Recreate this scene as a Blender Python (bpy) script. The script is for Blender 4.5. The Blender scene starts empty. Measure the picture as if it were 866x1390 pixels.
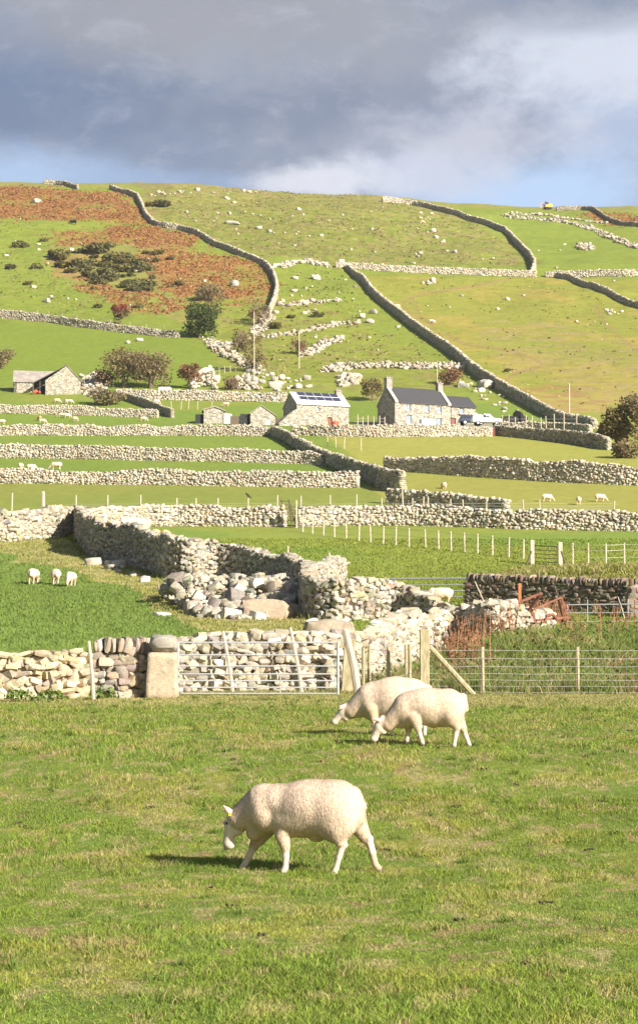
import bpy, math
import numpy as np
from math import radians as R, sin, cos, pi

RNG = np.random.default_rng(7)
scene = bpy.context.scene
COL = scene.collection

# ------------------------------------------------------------------ camera model (photo is 866 x 1390, focal 2700 px)
F, U0, V0, VH = 2700.0, 433.0, 695.0, 915.0
PITCH = math.atan((VH - V0) / F)
CP, SP = cos(PITCH), sin(PITCH)

def pix2st(u, v):
    a = (np.asarray(u, float) - U0) / F
    b = (V0 - np.asarray(v, float)) / F
    dy = CP - b * SP
    return a / dy, (SP + b * CP) / dy

def st2pix(s, t):
    # direction (s,1,t) -> pixel
    f = CP + t * SP
    up = -SP + t * CP
    return U0 + F * s / f, V0 - F * up / f

# ------------------------------------------------------------------ noise
def _hash(ix, iy, seed):
    n = (ix.astype(np.int64) * 374761393 + iy.astype(np.int64) * 668265263 + seed * 1442695041) & 0x7fffffff
    n = ((n ^ (n >> 13)) * 1274126177) & 0x7fffffff
    n = (n ^ (n >> 16)) & 0xffff
    return n / 65535.0

def vnoise(x, y, seed=0):
    x = np.asarray(x, float); y = np.asarray(y, float)
    ix = np.floor(x); iy = np.floor(y)
    fx = x - ix; fy = y - iy
    fx = fx * fx * (3 - 2 * fx); fy = fy * fy * (3 - 2 * fy)
    a = _hash(ix, iy, seed); b = _hash(ix + 1, iy, seed)
    c = _hash(ix, iy + 1, seed); d = _hash(ix + 1, iy + 1, seed)
    return (a + (b - a) * fx) * (1 - fy) + (c + (d - c) * fx) * fy

def fbm(x, y, seed=0, oct=4):
    s = 0; amp = 0.5; tot = 0
    for i in range(oct):
        s = s + amp * vnoise(x * 2 ** i, y * 2 ** i, seed + i * 17); tot += amp; amp *= 0.5
    return s / tot

def sstep(a, b, x):
    t = np.clip((x - a) / (b - a), 0, 1)
    return t * t * (3 - 2 * t)

# ------------------------------------------------------------------ terrain
_prof = [(9, 1395), (11, 1308), (17, 1180), (22, 1080), (26, 1013), (36, 965), (44, 944), (60, 880), (80, 826), (98, 793),
         (125, 736), (150, 704), (180, 662), (205, 637), (230, 612), (250, 592), (280, 580), (310, 575.5),
         (340, 551), (360, 531), (400, 491), (440, 453), (480, 415), (530, 370), (580, 328), (620, 300),
         (660, 277), (700, 262)]
_D = [-200, -20, 0, 5]; _Z = [-2.2, -1.75, -1.62, -1.6]
for d, v in _prof:
    _D.append(d); _Z.append(float(pix2st(U0, v)[1]) * d)
_D += [745, 800, 1000, 3000, 6000]; _Z += [_Z[-1] + 8.5, _Z[-1] + 12, _Z[-1] + 8, 90, 40]
_D = np.array(_D, float); _Z = np.array(_Z)

def _pchip_table(xs, ys, xq):
    h = np.diff(xs); dl = np.diff(ys) / h
    m = np.zeros_like(ys); m[0] = dl[0]; m[-1] = dl[-1]
    for i in range(1, len(ys) - 1):
        if dl[i - 1] * dl[i] > 0:
            w1 = 2 * h[i] + h[i - 1]; w2 = h[i] + 2 * h[i - 1]
            m[i] = (w1 + w2) / (w1 / dl[i - 1] + w2 / dl[i])
    k = np.clip(np.searchsorted(xs, xq) - 1, 0, len(xs) - 2)
    t = (xq - xs[k]) / h[k]
    return ((2 * t**3 - 3 * t**2 + 1) * ys[k] + (t**3 - 2 * t**2 + t) * h[k] * m[k]
            + (-2 * t**3 + 3 * t**2) * ys[k + 1] + (t**3 - t**2) * h[k] * m[k + 1])
_TQ = np.concatenate([np.linspace(-200, 0, 60), np.arange(0.25, 1000, 0.25), np.linspace(1000, 6000, 300)])
_TZ = _pchip_table(_D, _Z, _TQ)
def zc(d): return np.interp(d, _TQ, _TZ)

_SKU = np.array([-500, -200, 0, 110, 230, 300, 400, 520, 600, 700, 800, 866, 1100, 1500], float)
_SKV = np.array([246, 243, 247, 249, 247, 254, 261, 269, 277, 283, 281, 280, 288, 300], float)
_cr = np.arange(600, 900, 2.0)
CREST_V = float(st2pix(0, (zc(_cr) / _cr).max())[1])

# retaining bank on the right
def terrain0(x, y):
    x = np.asarray(x, float); y = np.asarray(y, float)
    z = zc(y)
    s = x / np.maximum(y, 30.0)
    u = U0 + F * s
    dv = np.interp(u, _SKU, _SKV) - CREST_V
    w = sstep(380, 690, y) * (1 - 0.6 * sstep(900, 2500, y))
    z = z - w * dv / F * np.clip(y, 0, 1200)
    # undulation
    z = z + (fbm(x / 9, y / 9, 3, 3) - .5) * .10 * sstep(4, 12, y)
    z = z + (fbm(x / 40, y / 40, 5, 3) - .5) * .5 * sstep(120, 200, y)
    z = z + (fbm(x / 22, y / 22, 9, 3) - .5) * 2.6 * sstep(400, 520, y)
    return z
_BA = None
def terrain(x, y):
    z = terrain0(x, y)
    if _BA is not None:
        x = np.asarray(x, float); y = np.asarray(y, float)
        (xa, ya), (xb, yb) = _BA
        yw = ya + (yb - ya) * (x - xa) / (xb - xa)
        r = y - yw
        edge = sstep(xa - 1.0, xa + 5.0, x)
        z = z + 1.05 * sstep(0.0, .7, r) * (1 - sstep(5, 32, r)) * edge
        z = z + .35 * sstep(3, 9, r) * (1 - sstep(9, 24, r)) * sstep(xa + 3, xa + 6, x)
        # weedy bank behind the wire fence
        s = x / np.maximum(y, 10); u = U0 + F * s
        z = z + .55 * sstep(45.5, 52, y) * (1 - sstep(56, 64, y)) * sstep(600, 690, u)
    return z

_RD = np.concatenate([np.arange(5, 60, .05), np.arange(60, 200, .1), np.arange(200, 900, .2)])
def ground(u, v, fn=None):
    """first hit of the pixel's ray with the ground"""
    fn = fn or terrain
    s, t = pix2st(u, v); s = float(s); t = float(t)
    zz = fn(s * _RD, _RD) - t * _RD
    k = np.argmax(zz >= 0)
    if not (zz >= 0).any(): k = int(np.argmax(zz / _RD))
    if k == 0: d = _RD[0]
    else:
        a, b = zz[k - 1], zz[k]
        d = _RD[k] if b <= a else _RD[k - 1] + (_RD[k] - _RD[k - 1]) * np.clip((-a) / (b - a), 0, 1)
    x = s * d
    return np.array([x, d, float(fn(x, d))])
_pa = ground(637, 823, terrain0); _pb = ground(856, 833, terrain0)
_BA = ((_pa[0], _pa[1]), (_pb[0], _pb[1]))

def gz(x, y): return float(terrain(x, y))
def on(x, y): return np.array([x, y, gz(x, y)])
def proj(P):
    P = np.asarray(P, float)
    return st2pix(P[..., 0] / P[..., 1], P[..., 2] / P[..., 1])
def pxm(d): return F / d      # pixels per metre at depth d

# ------------------------------------------------------------------ object helpers
def new_mesh(name, verts, faces_q=None, faces_t=None, col=None, smooth=False, faces=None, sharp=0):
    me = bpy.data.meshes.new(name)
    verts = np.asarray(verts, np.float32).reshape(-1, 3)
    if faces is not None:
        me.from_pydata(verts.tolist(), [], faces)
    else:
        q = np.asarray(faces_q if faces_q is not None else [], np.int32).reshape(-1, 4)
        t = np.asarray(faces_t if faces_t is not None else [], np.int32).reshape(-1, 3)
        me.vertices.add(len(verts)); me.vertices.foreach_set("co", verts.ravel())
        nl = q.size + t.size
        me.loops.add(nl)
        me.loops.foreach_set("vertex_index", np.concatenate([q.ravel(), t.ravel()]).astype(np.int32))
        me.polygons.add(len(q) + len(t))
        st = np.concatenate([np.arange(len(q)) * 4, q.size + np.arange(len(t)) * 3]).astype(np.int32)
        me.polygons.foreach_set("loop_start", st)
        me.update(calc_edges=True)
    if smooth:
        me.polygons.foreach_set("use_smooth", np.ones(len(me.polygons), bool))
        if sharp: me.set_sharp_from_angle(angle=R(sharp))
    if col is not None:
        col = np.asarray(col, np.float32)
        a = me.color_attributes.new("Col", 'FLOAT_COLOR', 'POINT')
        c4 = np.ones((len(verts), 4), np.float32); c4[:, :3] = col
        a.data.foreach_set("color", c4.ravel())
    me.update()
    return me

def obj(name, me, mat=None, parent=None, loc=None):
    o = bpy.data.objects.new(name, me)
    COL.objects.link(o)
    if mat is not None and me is not None:
        for m in (mat if isinstance(mat, (list, tuple)) else [mat]):
            if len(me.materials) < (len(mat) if isinstance(mat, (list, tuple)) else 1): me.materials.append(m)
    if parent is not None: o.parent = parent
    if loc is not None: o.location = loc
    return o

def tag(o, label=None, cat=None, group=None, kind=None):
    if label: o["label"] = label
    if cat: o["category"] = cat
    if group: o["group"] = group
    if kind or cat: o["kind"] = kind or 'thing'
    return o

def empty(name, loc, label, cat, group=None, rz=0.0):
    o = bpy.data.objects.new(name, None); COL.objects.link(o)
    o.empty_display_size = .3
    o.location = loc; o.rotation_euler = (0, 0, rz)
    return tag(o, label, cat, group)

def copy_tree(o, parent=None):
    c = o.copy(); COL.objects.link(c)
    if parent is not None: c.parent = parent
    for ch in list(o.children): copy_tree(ch, c)
    return c

class MB:
    """collects boxes, beams and tubes into one mesh"""
    def __init__(s): s.v = []; s.f = []; s.m = []
    def add(s, vs, fs, mi=0):
        b = len(s.v); s.v += [tuple(map(float, p)) for p in vs]
        s.f += [tuple(b + i for i in f) for f in fs]; s.m += [mi] * len(fs); return s
    def box(s, x0, x1, y0, y1, z0, z1, mi=0):
        v = [(x0, y0, z0), (x1, y0, z0), (x1, y1, z0), (x0, y1, z0), (x0, y0, z1), (x1, y0, z1), (x1, y1, z1), (x0, y1, z1)]
        return s.add(v, [(0, 3, 2, 1), (4, 5, 6, 7), (0, 1, 5, 4), (1, 2, 6, 5), (2, 3, 7, 6), (3, 0, 4, 7)], mi)
    def tube(s, pts, r, n=6, mi=0, cap=True):
        pts = [np.asarray(p, float) for p in pts]
        rs = r if isinstance(r, (list, tuple)) else [r] * len(pts)
        rings = []
        for i, p in enumerate(pts):
            d = pts[min(i + 1, len(pts) - 1)] - pts[max(i - 1, 0)]
            d = d / (np.linalg.norm(d) + 1e-9)
            a = np.cross(d, (0, 0, 1) if abs(d[2]) < .9 else (1, 0, 0)); a /= np.linalg.norm(a); b = np.cross(d, a)
            rings.append([p + rs[i] * (cos(2 * pi * k / n + pi / n) * a + sin(2 * pi * k / n + pi / n) * b) for k in range(n)])
        vs = [q for ring in rings for q in ring]; fs = []
        for i in range(len(pts) - 1):
            for k in range(n):
                fs.append((i * n + k, i * n + (k + 1) % n, (i + 1) * n + (k + 1) % n, (i + 1) * n + k))
        if cap:
            fs.append(tuple(range(n))[::-1]); fs.append(tuple((len(pts) - 1) * n + k for k in range(n)))
        return s.add(vs, fs, mi)
    def beam(s, p0, p1, w, h, mi=0):
        p0 = np.asarray(p0, float); p1 = np.asarray(p1, float)
        d = (p1 - p0) / np.linalg.norm(p1 - p0)
        a = np.cross(d, (0, 0, 1) if abs(d[2]) < .95 else (0, 1, 0)); a /= np.linalg.norm(a); b = np.cross(a, d)
        v = [p + i * a * w / 2 + j * b * h / 2 for p in (p0, p1) for i, j in ((-1, -1), (1, -1), (1, 1), (-1, 1))]
        return s.add(v, [(0, 1, 2, 3), (7, 6, 5, 4), (0, 4, 5, 1), (1, 5, 6, 2), (2, 6, 7, 3), (3, 7, 4, 0)], mi)
    def prism(s, poly, y0, y1, mi=0):
        n = len(poly)
        v = [(x, y0, z) for x, z in poly] + [(x, y1, z) for x, z in poly]
        f = [tuple(range(n)), tuple(range(2 * n - 1, n - 1, -1))] + [((i + 1) % n, i, n + i, n + (i + 1) % n) for i in range(n)]
        return s.add(v, f, mi)
    def build(s, name, mat, parent=None, loc=None, smooth=False, bevel=0):
        me = bpy.data.meshes.new(name); me.from_pydata(s.v, [], s.f)
        mats = mat if isinstance(mat, (list, tuple)) else [mat]
        for m in mats: me.materials.append(m)
        if any(s.m): me.polygons.foreach_set("material_index", s.m)
        if smooth: me.polygons.foreach_set("use_smooth", [True] * len(me.polygons))
        me.update()
        import bmesh
        bm = bmesh.new(); bm.from_mesh(me); bmesh.ops.recalc_face_normals(bm, faces=bm.faces)
        if bevel: bmesh.ops.bevel(bm, geom=bm.edges[:], offset=bevel, segments=1, affect='EDGES', clamp_overlap=True)
        bm.to_mesh(me); bm.free()
        o = bpy.data.objects.new(name, me); COL.objects.link(o)
        if parent is not None: o.parent = parent
        if loc is not None: o.location = loc
        return o

# ------------------------------------------------------------------ materials
def _mat(name):
    m = bpy.data.materials.new(name); m.use_nodes = True
    nt = m.node_tree; b = nt.nodes["Principled BSDF"]
    b.inputs["Specular IOR Level"].default_value = .15
    return m, nt, b

def mat_attr(name, rough=.9, scale=8.0, amt=.25, bump=.0, bscale=None, scale2=None, amt2=0., translucent=0., spec=.15, tint2=None):
    """colour of the mesh's own 'Col' attribute, broken up by noise in object/world space"""
    m, nt, b = _mat(name); N = nt.nodes; L = nt.links
    at = N.new("ShaderNodeAttribute"); at.attribute_name = "Col"
    geo = N.new("ShaderNodeNewGeometry")
    def noise(sc, det=5):
        n = N.new("ShaderNodeTexNoise"); n.inputs["Scale"].default_value = sc; n.inputs["Detail"].default_value = det
        n.inputs["Roughness"].default_value = .65
        L.new(geo.outputs["Position"], n.inputs["Vector"]); return n
    cur = at.outputs["Color"]
    for sc, am in ((scale, amt), (scale2, amt2)):
        if not sc or not am: continue
        n = noise(sc)
        mr = N.new("ShaderNodeMapRange"); mr.inputs[1].default_value = .25; mr.inputs[2].default_value = .75
        mr.inputs[3].default_value = 1 - am; mr.inputs[4].default_value = 1 + am
        L.new(n.outputs["Fac"], mr.inputs[0])
        vm = N.new("ShaderNodeVectorMath"); vm.operation = 'SCALE'
        L.new(cur, vm.inputs[0]); L.new(mr.outputs[0], vm.inputs["Scale"]); cur = vm.outputs[0]
    if tint2:
        n = noise(tint2[1], 3)
        mr = N.new("ShaderNodeMapRange"); mr.inputs[1].default_value = tint2[2]; mr.inputs[2].default_value = tint2[2] + .12
        L.new(n.outputs["Fac"], mr.inputs[0])
        mx = N.new("ShaderNodeMix"); mx.data_type = 'RGBA'
        sc_ = N.new("ShaderNodeMath"); sc_.operation = 'MULTIPLY'; sc_.inputs[1].default_value = tint2[3]
        L.new(mr.outputs[0], sc_.inputs[0]); L.new(sc_.outputs[0], mx.inputs[0])
        L.new(cur, mx.inputs[6]); mx.inputs[7].default_value = (*tint2[0], 1); cur = mx.outputs[2]
    L.new(cur, b.inputs["Base Color"])
    b.inputs["Roughness"].default_value = rough; b.inputs["Specular IOR Level"].default_value = spec
    if bump:
        n = noise(bscale or scale * 2)
        bp = N.new("ShaderNodeBump"); bp.inputs["Strength"].default_value = 1; bp.inputs["Distance"].default_value = bump
        L.new(n.outputs["Fac"], bp.inputs["Height"]); L.new(bp.outputs[0], b.inputs["Normal"])
    if translucent:
        tr = N.new("ShaderNodeBsdfTranslucent"); L.new(cur, tr.inputs["Color"])
        mx = N.new("ShaderNodeMixShader"); mx.inputs[0].default_value = translucent
        out = N["Material Output"]
        L.new(b.outputs[0], mx.inputs[1]); L.new(tr.outputs[0], mx.inputs[2]); L.new(mx.outputs[0], out.inputs["Surface"])
    return m

def mat_plain(name, col, rough=.6, metal=0., scale=6., amt=.2, bump=0., spec=.3, stretch=None, col2=None):
    m, nt, b = _mat(name); N = nt.nodes; L = nt.links
    tc = N.new("ShaderNodeTexCoord"); vec = tc.outputs["Object"]
    if stretch:
        mp = N.new("ShaderNodeMapping"); mp.inputs["Scale"].default_value = stretch
        L.new(vec, mp.inputs["Vector"]); vec = mp.outputs[0]
    n = N.new("ShaderNodeTexNoise"); n.inputs["Scale"].default_value = scale; n.inputs["Detail"].default_value = 5
    L.new(vec, n.inputs["Vector"])
    rp = N.new("ShaderNodeValToRGB"); rp.color_ramp.elements[0].position = .3; rp.color_ramp.elements[1].position = .7
    c = np.array(col); c2 = np.array(col2) if col2 is not None else c * (1 + amt)
    rp.color_ramp.elements[0].color = (*(c * (1 - amt)), 1); rp.color_ramp.elements[1].color = (*np.clip(c2, 0, 1), 1)
    L.new(n.outputs["Fac"], rp.inputs[0]); L.new(rp.outputs[0], b.inputs["Base Color"])
    b.inputs["Roughness"].default_value = rough; b.inputs["Metallic"].default_value = metal
    b.inputs["Specular IOR Level"].default_value = spec
    if bump:
        bp = N.new("ShaderNodeBump"); bp.inputs["Distance"].default_value = bump; bp.inputs["Strength"].default_value = 1
        L.new(n.outputs["Fac"], bp.inputs["Height"]); L.new(bp.outputs[0], b.inputs["Normal"])
    return m

def mat_masonry(name, cols, scale=3.2, gap=(.12, .11, .1)):
    """rubble masonry: irregular voronoi stones with dark joints"""
    m, nt, b = _mat(name); N = nt.nodes; L = nt.links
    tc = N.new("ShaderNodeTexCoord"); mp = N.new("ShaderNodeMapping"); mp.inputs["Scale"].default_value = (1, 1, 1.7)
    L.new(tc.outputs["Object"], mp.inputs["Vector"])
    v1 = N.new("ShaderNodeTexVoronoi"); v1.inputs["Scale"].default_value = scale
    v2 = N.new("ShaderNodeTexVoronoi"); v2.feature = 'DISTANCE_TO_EDGE'; v2.inputs["Scale"].default_value = scale
    L.new(mp.outputs[0], v1.inputs["Vector"]); L.new(mp.outputs[0], v2.inputs["Vector"])
    sep = N.new("ShaderNodeSeparateColor"); L.new(v1.outputs["Color"], sep.inputs[0])
    rp = N.new("ShaderNodeValToRGB"); rp.color_ramp.interpolation = 'CONSTANT'
    while len(rp.color_ramp.elements) < len(cols): rp.color_ramp.elements.new(.5)
    for i, c in enumerate(cols):
        rp.color_ramp.elements[i].position = i / len(cols); rp.color_ramp.elements[i].color = (*c, 1)
    L.new(sep.outputs[0], rp.inputs[0])
    mr = N.new("ShaderNodeMapRange"); mr.inputs[1].default_value = .0; mr.inputs[2].default_value = .07
    L.new(v2.outputs["Distance"], mr.inputs[0])
    mx = N.new("ShaderNodeMix"); mx.data_type = 'RGBA'; mx.inputs[6].default_value = (*gap, 1)
    L.new(mr.outputs[0], mx.inputs[0]); L.new(rp.outputs[0], mx.inputs[7])
    L.new(mx.outputs[2], b.inputs["Base Color"]); b.inputs["Roughness"].default_value = .92
    bp = N.new("ShaderNodeBump"); bp.inputs["Distance"].default_value = .06; bp.inputs["Strength"].default_value = 1
    L.new(mr.outputs[0], bp.inputs["Height"]); L.new(bp.outputs[0], b.inputs["Normal"])
    return m

M = {}
M['ground'] = mat_attr('pasture_turf', .95, 1.3, .16, bump=.05, bscale=6.0, scale2=9., amt2=.18)
M['grass'] = mat_attr('grass_blades', .8, 1.5, .12, translucent=.30)
M['stone'] = mat_attr('field_stone', .93, 9.0, .22, bump=.02, bscale=22., tint2=((.20, .19, .17), 14., .58, .6))
M['stone_near'] = mat_attr('gritty_stone', .93, 6.0, .28, bump=.016, bscale=38., scale2=34., amt2=.2, tint2=((.23, .21, .17), 9., .57, .7))
M['leaf'] = mat_attr('leaves', .75, 3., .15, translucent=.2)
M['bark'] = mat_plain('bark', (.16, .12, .09), .9, amt=.35, scale=12, bump=.01)
M['wood'] = mat_plain('weathered_wood', (.50, .43, .33), .9, amt=.28, scale=5, stretch=(6, 6, .8), bump=.004)
M['wood_green'] = mat_plain('algae_stained_post', (.34, .29, .16), .9, amt=.3, scale=4, stretch=(5, 5, 1), col2=(.46, .40, .26), bump=.006)
M['wood_dark'] = mat_plain('dark_timber', (.12, .095, .07), .9, amt=.3, scale=5, stretch=(5, 5, 1))
M['galv'] = mat_plain('galvanised_steel', (.40, .41, .42), .55, .2, amt=.12, scale=9, spec=.4)
M['wire'] = mat_plain('fence_wire', (.42, .41, .38), .5, .4, amt=.1)
M['rust'] = mat_plain('rusty_red_steel', (.22, .075, .05), .9, 0, amt=.3, scale=7, col2=(.30, .13, .085), bump=.003)
M['wool'] = mat_attr('sheep_body', .95, 18., .07, bump=.004, bscale=70.)
M['fleece'] = mat_attr('fleece_locks', .95, 25., .10, translucent=.15)
M['masonry'] = mat_masonry('rubble_masonry', [(.50, .44, .35), (.36, .33, .28), (.56, .50, .41), (.29, .27, .24), (.47, .41, .31), (.6, .55, .46)])
M['slate'] = mat_plain('dark_slate', (.060, .060, .066), .7, amt=.25, scale=3, stretch=(1, 1, 8), spec=.3)
M['slate_old'] = mat_plain('weathered_slate', (.27, .24, .22), .85, amt=.2, scale=1.2, col2=(.36, .32, .28))
M['slate_pale'] = mat_plain('glare_pale_slate', (.60, .61, .63), .5, amt=.08, scale=2)  # slate coloured pale to stand in for sun glancing off it
M['solar'] = mat_plain('solar_cells', (.035, .04, .075), .55, amt=.1, scale=2, spec=.3)
M['alu'] = mat_plain('aluminium_frame', (.6, .6, .62), .4, .5, amt=.05)
M['white'] = mat_plain('white_paint', (.78, .78, .77), .4, amt=.04, scale=2)
M['frame_blue'] = mat_plain('pale_blue_window_frame', (.62, .66, .74), .5, amt=.05)
M['pane'] = mat_plain('window_glass', (.22, .28, .38), .15, amt=.15, scale=2, spec=.6)
M['door_red'] = mat_plain('dark_red_door', (.20, .05, .045), .55, amt=.15)
M['black'] = mat_plain('black_rubber', (.02, .02, .02), .8, amt=.2)
M['dark_in'] = mat_plain('shade_and_gate_black', (.03, .032, .035), .9, amt=.3, stretch=(6, 6, 1))  # near-black for the shade inside openings, also a dark gate
M['carglass'] = mat_plain('tinted_car_glass', (.03, .04, .05), .1, amt=.05, spec=.6)
M['carblue'] = mat_plain('dark_blue_car_paint', (.03, .045, .09), .3, amt=.1, spec=.5)
M['orange'] = mat_plain('orange_machine_paint', (.75, .32, .03), .5, amt=.12)
M['redplastic'] = mat_plain('faded_red_plastic', (.62, .13, .08), .6, amt=.12)
M['rope_orange'] = mat_plain('orange_painted_steel', (.50, .16, .06), .7, amt=.15)
M['eye'] = mat_plain('dark_eye', (.015, .012, .01), .2, amt=.05, spec=.5)
M['tag_yellow'] = mat_plain('yellow_plastic_tag', (.8, .6, .05), .5, amt=.05)
M['feather'] = mat_plain('black_feathers', (.015, .015, .018), .6, amt=.2)
M['hide'] = mat_attr('black_hide', .8, 6., .2)
M['concrete'] = mat_plain('pale_concrete', (.5, .48, .44), .9, amt=.12, scale=3)
# ------------------------------------------------------------------ ground colours (real turf, bracken, track and dry-grass colours)
def inpoly(u, v, poly):
    p = np.asarray(poly, float); n = len(p); ins = np.zeros(u.shape, bool); j = n - 1
    for i in range(n):
        xi, yi = p[i]; xj, yj = p[j]
        c = ((yi > v) != (yj > v)) & (u < (xj - xi) * (v - yi) / ((yj - yi) if yj != yi else 1e-9) + xi)
        ins ^= c; j = i
    return ins
def pdist(u, v, pts):
    best = np.full(u.shape, 1e9)
    for (a, b), (c, d) in zip(pts[:-1], pts[1:]):
        dx, dy = c - a, d - b; L2 = dx * dx + dy * dy + 1e-9
        t = np.clip(((u - a) * dx + (v - b) * dy) / L2, 0, 1)
        best = np.minimum(best, np.hypot(u - a - t * dx, v - b - t * dy))
    return best

LUSH = np.array((.172, .240, .038)); DEEP = np.array((.148, .208, .046)); OLIVE = np.array((.255, .268, .050))
STRAW = np.array((.40, .335, .16)); BRACKEN = np.array((.30, .14, .056)); EARTH = np.array((.29, .20, .11))
HEATH = np.array((.255, .20, .11)); RUSTY = np.array((.32, .18, .09)); YELLOW = np.array((.35, .31, .075)); GORSEG = np.array((.09, .105, .03))

BRACK = [[(-60, 250), (60, 254), (120, 262), (168, 264), (193, 284), (200, 305), (160, 300), (112, 299), (60, 297), (-60, 296)],
         [(128, 318), (150, 304), (215, 309), (264, 318), (275, 332), (262, 342), (200, 338), (160, 330)],
         [(180, 346), (230, 342), (300, 345), (342, 352), (370, 372), (374, 402), (340, 414), (300, 411), (250, 400), (222, 384), (200, 368)],
         [(60, 320), (132, 311), (140, 330), (80, 333)], [(100, 372), (150, 392), (215, 398), (262, 412), (236, 428), (170, 414), (110, 396)], [(790, 290), (840, 292), (900, 296), (900, 312), (830, 304)]]
TRACKS = [[(690, 379), (633, 390), (580, 398), (556, 404), (546, 412), (553, 422), (583, 440), (600, 462), (618, 474)],
          [(556, 404), (566, 415), (572, 432)],
          [(600, 450), (630, 467), (658, 470), (698, 478), (726, 488), (736, 494), (728, 500), (700, 506), (690, 512), (686, 522)],
          [(806, 415), (822, 440), (846, 462), (870, 480)]]

def gcol(x, y, z=None):
    x = np.asarray(x, float); y = np.asarray(y, float)
    if z is None: z = terrain(x, y)
    yy = np.maximum(y, 4.0)
    u, v = st2pix(x / yy, z / yy)
    n1 = fbm(x / 3.1, y / 3.1, 21, 4); n2 = fbm(x / 14, y / 14, 31, 4); n3 = fbm(x / .8, y / .8, 41, 3); n4 = fbm(x / 45, y / 45, 51, 3)
    wob = 1 + 0 * y
    uw = u + (fbm(x / 5, y / 5, 61, 3) - .5) * 34; vw = v + (fbm(x / 5 + 9, y / 5, 71, 3) - .5) * 20 * np.clip(90 / yy + .35, .35, 1.2)
    c = np.empty(u.shape + (3,))
    def mix(col, m): 
        m = np.clip(m, 0, 1)[..., None]; c[...] = c * (1 - m) + col * m
    # default: greenish pasture drifting to olive
    c[...] = LUSH; mix(OLIVE, sstep(.42, .62, n2) * .55)
    # --- foreground field (grazed, olive with pale and worn patches)
    fg = (1 - sstep(41, 44, y))
    base = LUSH * .78 + OLIVE * .20
    f1 = fbm(x / .42, y / .75, 81, 4); f2 = fbm(x / .55, y / .9, 85, 4); f3 = fbm(x / .30, y / .5, 91, 3)
    mix(base, fg)
    mix(DEEP * .6 + LUSH * .45, fg * sstep(.48, .70, f1) * .7)
    mix(YELLOW, fg * sstep(.50, .68, f2) * .5); mix(STRAW * .95, fg * sstep(.60, .70, fbm(x / .16, y / .26, 97, 3)) * .65)
    mix(STRAW, fg * sstep(.56, .74, f3) * sstep(.46, .64, f2) * .6)
    mix(EARTH * 1.15, fg * sstep(.70, .76, fbm(x / .25, y / .36, 95, 3)) * .7)
    mix(LUSH, fg * sstep(30, 38, y) * .45)
    # dry strip under the wall
    mix(STRAW * .95, sstep(36, 40.5, y + (n1 - .5) * 5) * (1 - sstep(45.5, 47, y)) * (.45 + .55 * n3))
    # --- paddock behind the wall (left) : bright, saturated
    lf = inpoly(uw, vw, [(-400, 742), (70, 752), (120, 782), (175, 800), (235, 820), (300, 872), (260, 905), (-400, 905)])
    mix(DEEP * (1.12), lf * .95)
    pal = inpoly(uw, vw, [(-300, 726), (105, 732), (150, 760), (230, 786), (330, 800), (430, 820), (470, 850), (440, 862), (330, 872), (250, 850), (190, 806), (110, 776), (-20, 752), (-300, 748)])
    mix(STRAW * .5 + OLIVE * .5, pal * (.55 + .6 * (n1 - .3))); mix(STRAW, pal * sstep(.5, .68, n3) * .7)
    # centre paddock
    cp = inpoly(uw, vw, [(170, 716), (900, 722), (900, 800), (640, 800), (460, 800), (380, 745), (240, 742)])
    mix(LUSH * .75 + DEEP * .3, cp * .8); mix(OLIVE, cp * sstep(.45, .65, n2) * .5)
    # mound on the right: long dry grass
    md = inpoly(uw, vw, [(640, 790), (720, 768), (900, 760), (900, 815), (760, 800)])
    mix(STRAW * .6 + OLIVE * .45, md * .8); mix(OLIVE * .8, md * sstep(.5, .6, n1) * .8)
    # strip behind terrace wall
    mix(OLIVE * .8 + STRAW * .12, ((y > 148) & (y < 186)) * .55)
    # upper right terraces: yellower
    rt = inpoly(u, v, [(440, 590), (1300, 590), (1300, 700), (540, 700)])
    mix(YELLOW * .8 + LUSH * .25, rt * .8)
    # left terraces lush
    lt = inpoly(u, v, [(-600, 560), (400, 560), (520, 650), (-600, 652)])
    mix(LUSH, lt * .7)
    # --- hill
    hill = sstep(330, 380, y)
    mix(LUSH * .8 + OLIVE * .25, hill * .8)
    top = inpoly(uw, vw, [(185, 240), (530, 262), (640, 296), (740, 360), (460, 366), (420, 352), (360, 350), (300, 330), (205, 306)])
    mix(LUSH * .50 + OLIVE * .38, top * .85); mix(HEATH * .85, top * sstep(.47, .62, n1) * .8); mix(STRAW * .9, top * sstep(.52, .7, n3) * .5)
    mix(HEATH * 1.05, top * sstep(310, 258, v) * .35)
    rf = inpoly(uw, v, [(470, 374), (740, 378), (900, 380), (900, 640), (800, 575), (690, 540), (590, 465)])
    mix(YELLOW * .52 + LUSH * .45, rf * .85); mix(np.array((.40, .29, .10)), rf * sstep(.44, .66, n2) * .55); mix(OLIVE, rf * sstep(.48, .62, n1) * .4)
    rl = inpoly(uw, vw, [(620, 288), (700, 288), (900, 340), (900, 366), (735, 368), (700, 318)])
    mix(LUSH * 1.0 + OLIVE * .1, rl * .75)
    rb = inpoly(uw, vw, [(690, 528), (740, 520), (830, 528), (830, 560), (770, 566), (720, 545)])
    mix(RUSTY, rb * sstep(.38, .58, n1) * .7)
    rb2 = inpoly(uw, vw, [(640, 430), (760, 440), (870, 470), (870, 560), (760, 520), (680, 500)])
    mix(HEATH * 1.25, rb2 * sstep(.40, .62, n1) * .65)
    lg = inpoly(uw, vw, [(-300, 420), (240, 455), (330, 500), (390, 530), (150, 530), (-300, 530)])
    mix(LUSH * 1.05, lg * .8)
    hl = inpoly(uw, vw, [(-200, 292), (100, 300), (150, 330), (60, 340), (120, 400), (160, 440), (-200, 432)])
    mix(LUSH * .9 + OLIVE * .2, hl * .6)
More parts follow.
